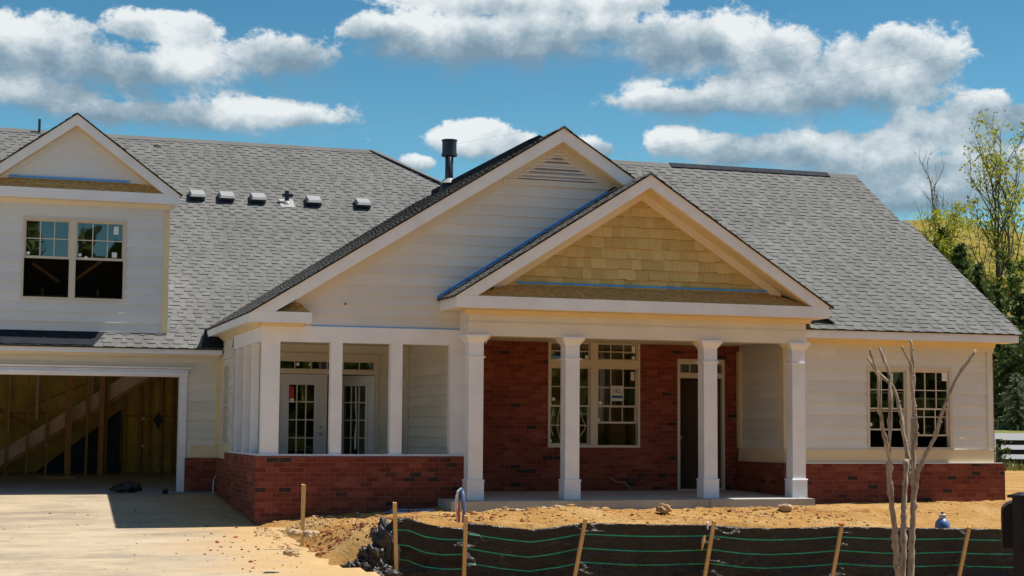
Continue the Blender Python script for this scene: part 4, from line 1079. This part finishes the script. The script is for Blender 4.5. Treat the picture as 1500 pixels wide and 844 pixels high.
prof_ = [cc+sd*(-r_)+UP*0, cc+sd*r_]+[Vector((cc.x, cc.y, zt_))+sd*(r_*math.cos(math.pi*k/14))+UP*(.105*math.sin(math.pi*k/14)) for k in range(15)]
m = MB(); m.extrude(prof_, dv*.46); m.build('box', M['mailbox'], MX)
m = MB(); m.extrude([p-dv*.006+(Vector((cc.x, cc.y, (zt_+zb_)/2))-p)*.05 for p in prof_], dv*.005); m.build('box_door', M['mailbox'], MX)

# black bag and board in the garage
m = MB(); c = onZ(185, 719, -.06)
for q, (dx_, r) in enumerate(((-.10, (.17, .13, .07)), (.08, (.16, .14, .11)), (.20, (.10, .10, .05)), (-.22, (.08, .09, .035)))): m.blob((c.x+dx_, c.y+.1, c.z+r[2]*.7), r, sub=3, rough=.5, seed=q*3.)
tag(m.build('black_bag', M['bag'], smooth=True, origin=(c.x, c.y, c.z)), 'crumpled black plastic bag lying on the garage floor', 'bag')
c = onZ(82, 701, .03)
m = MB(); m.box(c.x-.35, c.x+.38, c.y-.09, c.y+.10, c.z-.02, c.z+.045)
tag(m.build('timber_offcut', M['stud_wood'], origin=(c.x, c.y, c.z)), 'short brown timber offcut lying on the garage floor under the stair', 'timber')
c = onZ(248, 724, -.10); m = MB(); m.blob((c.x, 2.50, c.z+.03), (.06, .06, .05), sub=2, rough=.4, seed=5)
tag(m.build('plastic_scrap', M['bag'], origin=(c.x, 2.5, c.z)), 'small black scrap at the foot of the garage door jamb', 'scrap')
# cords
m = MB(); pts = [(316, 697), (313, 703), (312, 715), (312, 722), (308, 728), (303, 731), (300, 729)]
PP = []
for i, (a, b) in enumerate(pts):
    d = ray(a, b); t = (-8.19-.012*i-CAM.x)/d.x; PP.append(CAM+d*t)
m.tube(PP, .011, 6); tag(m.build('white_cord', M['white_plastic']), 'white cord hanging out of the brick wall beside the garage', 'cord')
m = MB(); PP = [onY(a, b, -.13-.035*i) for i, (a, b) in enumerate([(892, 698), (900, 704), (907, 707), (914, 706), (920, 712), (927, 722)])]
m.tube(PP, .007, 6); tag(m.build('grey_wire', M['lead']), 'thin pale wire poking out of the porch brick wall below the window', 'wire')
# notice taped inside the entry window
x0, x1, z0, z1 = -1.335, -1.081, 1.639, 1.92
SG = thing('paper_notice', ((x0+x1)/2, -.10, z0), 'white paper notice with blue bar taped in the entry window', 'notice')
m = MB(); m.box(x0, x1, -.106, -.102, z0, z1); m.build('sheet', M['paper'], SG)
m = MB(); m.box(x0+.02, x1-.02, -.1085, -.106, z0+.055, z0+.10); m.build('printed_bar', M['ink_blue'], SG)
fc = bpy.data.curves.new('lettering', 'FONT'); fc.body = 'HLL'; fc.size = .10; fc.align_x = 'CENTER'; fc.extrude = .0008
ft = bpy.data.objects.new('lettering', fc); C.objects.link(ft); fc.materials.append(M['ink'])
fo = bpy.data.objects.new('lettering', bpy.data.meshes.new_from_object(ft.evaluated_get(bpy.context.evaluated_depsgraph_get()))); bpy.data.objects.remove(ft); C.objects.link(fo); fo.name = 'lettering'; fo.parent = SG; fo.location = (.01, -.009, .15); fo.rotation_euler = (R(90), 0, 0)
# rocks
def stone(px, py, r, label, mat, seed, group=None):
    p = onZ(px, py, -.22)
    for _ in range(6): p = onZ(px, py, ground_z(p.x, p.y))
    m = MB(); m.blob((p.x, p.y, p.z+r[2]*.45), r, sub=3, rough=.45, seed=seed)
    tag(m.build('rock', M[mat], origin=(p.x, p.y, p.z)), label, 'rock', group)
stone(972, 748, (.13, .09, .07), 'brown angular rock below the porch slab left of the third column', 'stone_brown', 1.)
stone(1150, 746, (.12, .08, .07), 'pale rounded rock against the right end of the porch slab', 'stone', 4.)
stone(430, 783, (.10, .07, .05), 'low pale rock left of the lone stake foot', 'stone', 7.)
stone(454, 786, (.10, .08, .06), 'small pale rock right of the lone stake foot', 'stone', 9.)
stone(426, 812, (.09, .06, .035), 'flat tan stone on the driveway edge below the lone stake', 'stone_brown', 12.)
stone(540, 770, (.08, .06, .03), 'dark clod on the dirt slope left of the silt fence', 'clod_red', 15.)
# scraps of building waste
def scrap(name, px, py, r, mat, label, cat, seed, fl=1.):
    p = onZ(px, py, -.22)
    for _ in range(6): p = onZ(px, py, ground_z(p.x, p.y))
    m = MB(); m.blob((p.x, p.y, p.z+r[2]*.6), r, sub=3, rough=.9, seed=seed); tag(m.build(name, M[mat], origin=(p.x, p.y, p.z)), label, cat)
scrap('tarp_scrap', 600, 752, (.36, .10, .05), 'blue_plastic', 'crumpled blue plastic strip lying at the foot of the screened porch brick wall', 'plastic scrap', 3.3)
scrap('paper_scrap', 517, 748, (.09, .06, .035), 'white_plastic', 'white crumpled scrap by the porch brick wall behind the lone stake', 'scrap', 8.1)
scrap('paper_scrap', 545, 741, (.07, .05, .03), 'white_plastic', 'small white scrap against the porch brick wall left of the blue plastic', 'scrap', 5.1)
scrap('plastic_sheet', 1062, 748, (.20, .07, .02), 'bag', 'dark flat plastic scrap below the porch slab step', 'plastic scrap', 1.7)
scrap('paper_scrap', 1092, 747, (.10, .05, .025), 'white_plastic', 'white scrap on the dirt beside the pale rounded rock', 'scrap', 2.9)
scrap('wood_chip', 855, 817, (.0, .0, .0), 'stake_wood', '', '', 0) if False else None
# clods: countless
def clods(name, regions, mat, seed):
    random.seed(seed); m = MB()
    for (x0, x1, y0, y1, n, r0, r1) in regions:
        for _ in range(n):
            x, y = rnd(x0, x1), rnd(y0, y1); r = r0*(r1/r0)**(random.random()**2)
            z = ground_z(x, y) if x > -8.0 else max(ground_z(x, y), zdrive(y)+.004)
            m.blob((x, y, z+r*.25), (r*rnd(.8, 1.6), r*rnd(.8, 1.3), r*rnd(.45, .8)), rnd(0, 1), 1, .55, rnd(0, 50))
    o = m.build(name, mat); o['kind'] = 'stuff'; return o
clods('dirt_clods', [(-8.2, -6.2, -5.5, -2.5, 900, .006, .03), (-6.4, 1.0, -5.4, -2.95, 1300, .006, .032), (1.0, 6.5, -5.4, -2.3, 360, .005, .026), (-4.6, -2.6, -3.7, -3.1, 130, .015, .06), (-.6, 1.2, -4.6, -3.2, 130, .01, .04), (-8.2, -5.0, -2.9, -2.2, 220, .01, .035), (-12, -8, -7, 1, 50, .005, .015)], M['clod'], 11)
clods('red_clay_clods', [(-7.8, -6.3, -5.6, -4.1, 420, .008, .036), (-5.6, -4.6, -5.2, -3.6, 90, .01, .04), (-2.2, 1.2, -4.8, -3.4, 80, .01, .04), (-12.2, -8.2, -7.5, 1.5, 70, .006, .022), (-9.4, -7.6, -6.8, -3., 120, .006, .03)], M['clod_red'], 12)
clods('pale_rubble', [(-8.3, -7.2, -3.4, -2.5, 170, .008, .035), (-7.6, -5.2, -2.8, -2.3, 60, .012, .035), (-4.4, -2.8, -3.6, -3.15, 60, .015, .06)], M['stone'], 13)
random.seed(21)

# board fence at far right
BF = thing('board_fence', (27.8, 30, -.75), 'black four rail board fence beyond the right end of the house', 'fence')
ya = 30
zb = -.72
for k in range(6):
    x = 27.7+k*2.6; yk = ya-k*1.0
    m = MB(); m.box(x, x+.16, yk, yk+.14, zb-.4, zb+1.55); m.build('post', M['black_wood'], BF)
for j in range(4):
    z = zb+.14+j*.39
    m = MB()
    for k in range(5):
        xa, xb = 27.7+k*2.6, 27.7+(k+1)*2.6; y0, y1 = ya-k*1.0, ya-(k+1)*1.0
        m.hexa([(xa, y0-.04, z), (xb, y1-.04, z), (xb, y1-.005, z), (xa, y0-.005, z), (xa, y0-.04, z+.20), (xb, y1-.04, z+.20), (xb, y1-.005, z+.20), (xa, y0-.005, z+.20)])
    m.build('rail', M['black_wood'], BF)

# ------------------------------------------------------------------ trees
def leafquad(m, p, s, tone, up=.3):
    a = Vector((rnd(-1, 1), rnd(-1, 1), rnd(-1, 1))).normalized()
    b = a.cross(Vector((rnd(-1, 1), rnd(-1, 1), rnd(-1, 1)))).normalized()
    m.face([p-a*s-b*s*.45, p+a*s*.2-b*s*.5, p+a*s+b*s*.1, p-a*s*.1+b*s*.55], tone)
def pine(name, loc, h, r, label, group, mat='pine', dens=1.0, lean=0., bare=.08):
    loc = Vector(loc)
    t = thing(name, loc, label, 'tree', group)
    m = MB(); m.tube([loc+Vector((0, 0, -.5)), loc+Vector((lean*.4, 0, h*.5)), loc+Vector((lean, 0, h*.98))], [h*.016, h*.011, .03], 8); m.build('trunk', M['bark'], t)
    m = MB(); n = int(34*dens)
    for k in range(n):
        f = bare+(1-bare)*k/n
        rr = r*(1-f)**.75*rnd(.75, 1.15)+.15
        for q in range(int(7+3*random.random())):
            az = rnd(0, 6.283); d = Vector((math.cos(az), math.sin(az), 0)); L_ = rr*rnd(.6, 1.1)
            c0 = loc+Vector((lean*f, 0, h*f))
            st = max(4, int(L_/(.16*h/10)))
            for s in range(st):
                g = (s+.5)/st
                p = c0+d*L_*g+Vector((0, 0, L_*(.18*g-.30*g*g)))+Vector((rnd(-1, 1), rnd(-1, 1), rnd(-.6, .6)))*.10*h/8
                sz = .20*h/10*(1.25-.5*g)
                leafquad(m, p, sz*rnd(.8, 1.5), min(1, max(0, rnd(.0, .75)+.35*g)))
    m.build('crown', M[mat], t); return t
def spring_tree(name, loc, h, label, n_br, spread, leaves, mat='spring', group=None, base=.35, ls=.22, trunks=1):
    loc = Vector(loc); t = thing(name, loc, label, 'tree', group)
    tips = []
    def grow(m, p, d, L_, r, lev):
        pts = [p]; q = p.copy(); dd = d.copy()
        for k in range(5):
            dd = (dd+Vector((rnd(-.16, .16), rnd(-.16, .16), rnd(-.02, .12)))).normalized(); q = q+dd*L_/5; pts.append(q.copy())
        m.tube(pts, [r*(1-.13*k) for k in range(6)], 6, tone=.5)
        if lev == 0:
            tips.extend(pts[2:]); return
        for _ in range(3 if lev > 1 else 4):
            k = random.choice((2, 3, 4, 5)); b = Vector((rnd(-1, 1), rnd(-1, 1), rnd(.15, 1.))).normalized()
            grow(m, pts[k], (dd*.65+b*.75).normalized(), L_*rnd(.45, .68), r*.48, lev-1)
        if lev == 1: tips.extend(pts[3:])
    m = MB()
    for s in range(trunks):
        off = Vector((rnd(-.4, .4), rnd(-.4, .4), 0))*(trunks > 1)
        top = loc+off+Vector((rnd(-.05, .05)*h+off.x*2., 0, h*.86))
        P = [loc+off+Vector((0, 0, -1))]
        for k in range(1, 9):
            f = k/8; P.append((loc+off).lerp(top, f)+Vector((rnd(-.1, .1), rnd(-.1, .1), 0)))
        m.tube(P, [h*.0105*(1-.1*k) for k in range(9)], 7)
        for b in range(n_br):
            f = base+(1-base)*(b+.5)/n_br; k = min(7, int(f*8)); p = P[k].lerp(P[k+1], f*8-k)
            az = b*2.4+rnd(-.5, .5); d = Vector((math.cos(az)*spread, math.sin(az)*spread, rnd(.7, 1.2))).normalized()
            grow(m, p, d, h*rnd(.16, .28)*(1.15-f*.4), h*.0036, 2)
        tips.append(top)
    m.build('trunk', M['bark'], t)
    m = MB()
    for _ in range(leaves):
        p = random.choice(tips); 
        c = p+Vector((rnd(-1, 1), rnd(-1, 1), rnd(-.7, .7)))*h*.022
        leafquad(m, c, ls*rnd(.6, 1.3), rnd(0, 1))
    m.build('crown', M[mat], t); return t
def gz(x, y): return ground_z(x, y)
def at(px, Y): p = onY(px, 560, Y); return (p.x, Y, gz(p.x, Y))
def topz(px, py, Y): return onY(px, py, Y).z
def P_(name, px, py, Y, r, label, group=None, **k):
    b = at(px, Y); pine(name, b, topz(px, py, Y)-b[2], r, label, group, **k)
PG = 'dark pines beyond the right gable'
P_('pine_tree', 1384, 334, 84, 4.8, 'dark pine showing just above the sloping roof edge, leftmost of the pines', PG, dens=1.3)
P_('pine_tree', 1410, 356, 80, 4.6, 'dark pine second from the left in the row behind the roof edge', PG, dens=1.3)
P_('pine_tree', 1437, 386, 77, 4.4, 'dark pine in the middle of the row behind the roof edge', PG, dens=1.3)
P_('pine_tree', 1464, 424, 74, 4.2, 'dark pine above the roof corner at the eave end', PG, bare=.0, dens=1.2)
P_('pine_tree', 1498, 428, 76, 4.2, 'tall dark pine at the right picture edge beside the wall corner', PG, bare=.0)
P_('pine_tree', 1476, 500, 70, 3.4, 'bushy dark pine just right of the house corner', PG, bare=.0)
P_('pine_tree', 1512, 470, 69, 3.6, 'dark pine cut by the right picture edge, behind the board fence', PG, bare=.0)
P_('young_pine', 1490, 545, 66.5, 2.3, 'small pale green young pine between the road and the dark pines', None, mat='young_pine', bare=.0)
b = at(1462, 92); spring_tree('tall_tree', b, topz(1462, 210, 92)-b[2], 'tall slender tree with sparse yellow green leaves at the right edge', 9, .42, 1500, base=.34, ls=.17, trunks=2)
b = at(1492, 90); spring_tree('tall_tree', b, topz(1492, 230, 90)-b[2], 'tall leaning tree with yellow leaves cut by the right picture edge', 7, .45, 1000, base=.4, ls=.17)
b = at(1378, 84); spring_tree('bushy_tree', b, topz(1372, 318, 84)-b[2], 'rounded yellow green tree peeking over the roof slope', 14, .75, 5200, base=.3, ls=.13)
b = at(1390, 88); spring_tree('bare_tree', b, topz(1390, 275, 88)-b[2], 'thin nearly bare tree rising behind the yellow tree over the roof', 5, .2, 60, base=.55, ls=.12, trunks=2)
b = at(1478, 82); spring_tree('leafy_tree', b, topz(1478, 395, 82)-b[2], 'fresh green leafy tree between the dark pines at the right', 12, .7, 3600, mat='green', base=.15, ls=.16)
b = at(1436, 90); spring_tree('leafy_tree', b, topz(1440, 400, 90)-b[2], 'low yellow green tree in front of the dry hill', 10, .8, 3200, mat='spring', base=.15, ls=.14)
# shrubs over the hill and grass by the fence
random.seed(33); m = MB()
for _ in range(9000):
    x, y = rnd(75, 140), rnd(112, 158)
    h = 21*math.exp(-((x-97)/36)**2-((y-150)/30)**2)+14*math.exp(-((x-150)/34)**2-((y-160)/34)**2)
    c = Vector((x, y, gz(x, y)-.4+h+rnd(0, 1.1)))
    if nz(x, y, .22, 4) > .0: leafquad(m, c, rnd(.12, .32), rnd(0, 1))
kind(m.build('hill_scrub', M['spring']), 'stuff')
m = MB()
for _ in range(5000):
    x, y = rnd(24, 46), rnd(25, 38)
    if nz(x, y, .5, 4) < -.1: continue
    p = Vector((x, y, gz(x, y))); hh = rnd(.12, .5); d = Vector((rnd(-.12, .12), rnd(-.12, .12), 0)); w = Vector((.035, rnd(-.02, .02), 0))
    m.face([p-w, p+w, p+d+Vector((0, 0, hh))], rnd(0, 1))
kind(m.build('grass', M['grass']), 'stuff')
m = MB()
for _ in range(420):
    c = Vector((27.75+rnd(-.5, .35), 29.85+rnd(-.3, .2), -.65+rnd(0, 1.5)*random.random()**.4)); leafquad(m, c, rnd(.04, .09), rnd(0, 1))
tag(m.build('vine', M['green'], origin=(27.75, 29.9, -.7)), 'leafy green vine climbing the fence post by the house corner', 'vine')
# distant woods behind the photographer's street (mirrored in the panes) and behind the plot
def woods(name, xa, xb, ya, yb, n, h0, h1, mat, sz):
    m = MB()
    for _ in range(n):
        x, y = rnd(xa, xb), rnd(ya, yb); h = rnd(h0, h1); r = h*rnd(.16, .26); z0 = gz(x, y)
        m.tube([(x, y, z0-.5), (x+rnd(-.3, .3), y, z0+h*.8)], [.22, .05], 5, tone=0.)
        for _ in range(170):
            f = random.random()**.95; a = rnd(0, 6.28); rr = r*math.sqrt(random.random())*math.sin(math.pi*min(1, .15+f*.85))
            leafquad(m, Vector((x+rr*math.cos(a), y+rr*math.sin(a), z0+h*(.03+.97*f))), sz*rnd(.6, 1.4), rnd(0, 1))
    return kind(m.build(name, M[mat]), 'stuff')
woods('wood', -75, 50, -80, -58, 130, 11, 17, 'green', .9)
woods('wood', 36, 130, 84, 98, 60, 6, 10, 'pine', .7)
# power lines
def line(pts, lab, Y=48):
    a, b = onY(*pts[0], Y), onY(*pts[1], Y); d = b-a; a = a-d*3; b = b+d*6
    m = MB(); n = 24; m.tube([a.lerp(b, k/n)+Vector((0, 0, -4*.45*(k/n)*(1-k/n))) for k in range(n+1)], .005, 5)
    tag(m.build('power_line', M['wire'], origin=tuple(a)), lab, 'power line', 'power lines crossing the sky')
line([(345, 205), (750, 130)], 'thin power line highest of the three crossing the sky over the roofs')
line([(548, 220), (920, 154)], 'thin power line passing above the flue pipe, middle one of the three')
line([(895, 218), (1090, 184)], 'thin power line lowest of the three, above the right wing ridge')

# ------------------------------------------------------------------ sun and sky
SUN = Vector((.50, -.014, .866)).normalized()
el = math.asin(SUN.z); az = math.atan2(SUN.x, SUN.y)
sl = bpy.data.lights.new('sun', 'SUN'); sl.energy = 3.5; sl.angle = R(.5); sl.color = (1, .955, .88)
so = bpy.data.objects.new('sun', sl); C.objects.link(so); so.rotation_euler = (-SUN).to_track_quat('-Z', 'Y').to_euler(); so.location = (20, 0, 40)
w = bpy.data.worlds.new('World'); SC.world = w; w.use_nodes = True
nt = w.node_tree; N = nt.nodes; L = nt.links
bg = N['Background']; bg.inputs['Strength'].default_value = .15
sky = N.new('ShaderNodeTexSky'); sky.sky_type = 'NISHITA'; sky.sun_disc = False; sky.sun_elevation = el; sky.sun_rotation = az
sky.air_density = 1.0; sky.dust_density = .4; sky.ozone_density = 1.6
def val(v):
    n = N.new('ShaderNodeValue'); n.outputs[0].default_value = v; return n.outputs[0]
def mth(op, a, b=None, c=None, clamp=False):
    n = N.new('ShaderNodeMath'); n.operation = op; n.use_clamp = clamp
    for v, i in ((a, 0), (b, 1), (c, 2)):
        if v is None: continue
        if hasattr(v, 'is_linked'): L.new(v, n.inputs[i])
        else: n.inputs[i].default_value = v
    return n.outputs[0]
tc = N.new('ShaderNodeTexCoord').outputs['Generated']
sp = N.new('ShaderNodeSeparateXYZ'); L.new(tc, sp.inputs[0])
azd = mth('MULTIPLY', mth('ARCTAN2', sp.outputs[0], sp.outputs[1]), 57.2958)
eld = mth('MULTIPLY', mth('ARCSINE', sp.outputs[2]), 57.2958)
def wn(scale, detail, off=(0, 0, 0), rough=.55):
    mp = N.new('ShaderNodeMapping'); mp.inputs['Scale'].default_value = (1, 1, 1.35); mp.inputs['Location'].default_value = off
    L.new(tc, mp.inputs[0]); n = N.new('ShaderNodeTexNoise'); n.inputs['Scale'].default_value = scale; n.inputs['Detail'].default_value = detail; n.inputs['Roughness'].default_value = rough
    L.new(mp.outputs[0], n.inputs['Vector']); return n.outputs['Fac']
BL = [(31.5, 8.0, 5., .9), (34.4, 11.0, 1.6, .6), (31.0, 9.2, 3.0, .6), (34.6, 9.0, 2.0, .8), (1.47, 12.62, 3.01, 1.25), (4.92, 12.15, 3.61, 1.11), (5.23, 13.62, 1.93, 0.63), (10.0, 12.78, 2.12, 1.01), (15.2, 13.53, 3.61, 1.11), (19.12, 13.73, 2.77, 1.4), (12.76, 13.94, 1.33, 0.58), (20.83, 14.2, 1.45, 1.01), (18.13, 14.93, 4.58, 0.48), (24.73, 13.42, 2.65, 1.11), (27.37, 13.03, 1.69, 0.82), (28.31, 11.6, 5.06, 1.2), (30.9, 12.44, 2.65, 1.25), (31.14, 13.31, 1.01, 0.63), (24.24, 11.41, 2.17, 0.63), (7.07, 10.69, 3.86, 0.72), (3.58, 10.69, 1.45, 0.53), (1.18, 11.17, 2.41, 0.63), (27.11, 9.7, 4.58, 0.77), (33.17, 10.15, 2.65, 1.01), (35.09, 10.64, 1.08, 0.82), (16.95, 9.99, 1.69, 0.63), (14.57, 9.24, 0.63, 0.34), (20.85, 9.77, 0.82, 0.48), (23.63, 9.99, 1.01, 0.63), (32.46, 8.63, 4.82, 1.16), (9.68, 10.72, 1.45, 0.39)]
den = sw_ = st_ = None
for a, e, ra, re in BL:
    dx_ = mth('MULTIPLY', mth('SUBTRACT', azd, a), 1/ra/1.22); dy_ = mth('MULTIPLY', mth('SUBTRACT', eld, e), 1/re/1.22)
    r_ = mth('SQRT', mth('ADD', mth('MULTIPLY', dx_, dx_), mth('MULTIPLY', dy_, dy_)))
    v = mth('SUBTRACT', 1., r_)
    den = v if den is None else mth('MAXIMUM', den, v)
    wt = mth('MAXIMUM', mth('SUBTRACT', 1.35, r_), .0); wt = mth('MULTIPLY', wt, wt)
    sw_ = wt if sw_ is None else mth('ADD', sw_, wt)
    tt = mth('MULTIPLY', wt, dy_); st_ = tt if st_ is None else mth('ADD', st_, tt)
# clouds over the rest of the sky
rest = mth('MULTIPLY', mth('SUBTRACT', wn(2.2, 3, (3, 1, 2)), .56), 3.)
inside = mth('LESS_THAN', mth('ABSOLUTE', mth('SUBTRACT', azd, 18.)), 24.)
low = mth('LESS_THAN', eld, 22.)
den = mth('MAXIMUM', den, mth('SUBTRACT', rest, mth('MULTIPLY', mth('MULTIPLY', inside, low), 9.)))
n1 = wn(10, 11, (0, 0, 0), .62); n1s = wn(10, 11, (-.010, .004, -.016), .62)
n2 = wn(38, 8, (2, 0, 0), .68)
fld = mth('ADD', den, mth('ADD', mth('MULTIPLY', mth('SUBTRACT', n1, .5), 2.1), mth('MULTIPLY', mth('SUBTRACT', n2, .5), 1.35)))
mr = N.new('ShaderNodeMapRange'); mr.interpolation_type = 'SMOOTHSTEP'; mr.inputs[1].default_value = .0; L.new(fld, mr.inputs[0])
mask = mr.outputs[0]
tv = mth('DIVIDE', st_, mth('ADD', sw_, .02))
L.new(mth('ADD', .26, mth('MULTIPLY', mth('MAXIMUM', mth('MULTIPLY', tv, -1.), 0.), 1.3)), mr.inputs[2])
detail = mth('MULTIPLY', mth('SUBTRACT', n1, n1s), 3.2)
fine = mth('MULTIPLY', mth('SUBTRACT', n2, .5), .45)
shade = mth('ADD', mth('ADD', mth('MULTIPLY', tv, .95), .46), mth('ADD', detail, fine))
cr = N.new('ShaderNodeValToRGB'); e = cr.color_ramp.elements
e[0].position = .0; e[0].color = (0.663, 0.981, 1.246, 1); e[1].position = 1.; e[1].color = (2.809, 2.915, 2.915, 1)
q = e.new(.35); q.color = (1.087, 1.405, 1.643, 1); q = e.new(.65); q.color = (1.855, 2.094, 2.226, 1)
L.new(shade, cr.inputs[0])
tint = N.new('ShaderNodeMix'); tint.data_type = 'RGBA'; tint.blend_type = 'MULTIPLY'; tint.inputs[0].default_value = 1.; L.new(sky.outputs[0], tint.inputs[6]); gr_ = N.new('ShaderNodeValToRGB'); L.new(mth('MULTIPLY', eld, 1/20), gr_.inputs[0]); ge = gr_.color_ramp.elements; ge[0].position = .3; ge[0].color = (.20, .355, .365, 1); ge[1].position = .8; ge[1].color = (.112, .245, .285, 1); L.new(gr_.outputs[0], tint.inputs[7])
mixc = N.new('ShaderNodeMix'); mixc.data_type = 'RGBA'; L.new(mth('MULTIPLY', mask, .93), mixc.inputs[0]); L.new(tint.outputs[2], mixc.inputs[6]); L.new(cr.outputs[0], mixc.inputs[7])
L.new(mixc.outputs[2], bg.inputs['Color'])

SC.view_settings.view_transform = 'Standard'; SC.view_settings.look = 'None'; SC.view_settings.gamma = 1
SC.view_settings.use_curve_mapping = False
SC.view_settings.exposure = 1.06
SC.render.engine = 'CYCLES'
SC.cycles.max_bounces = 8; SC.cycles.diffuse_bounces = 5; SC.cycles.transparent_max_bounces = 12
SC.cycles.use_denoising = True
for o in SC.objects:
    if '_o' in o.keys(): del o['_o']
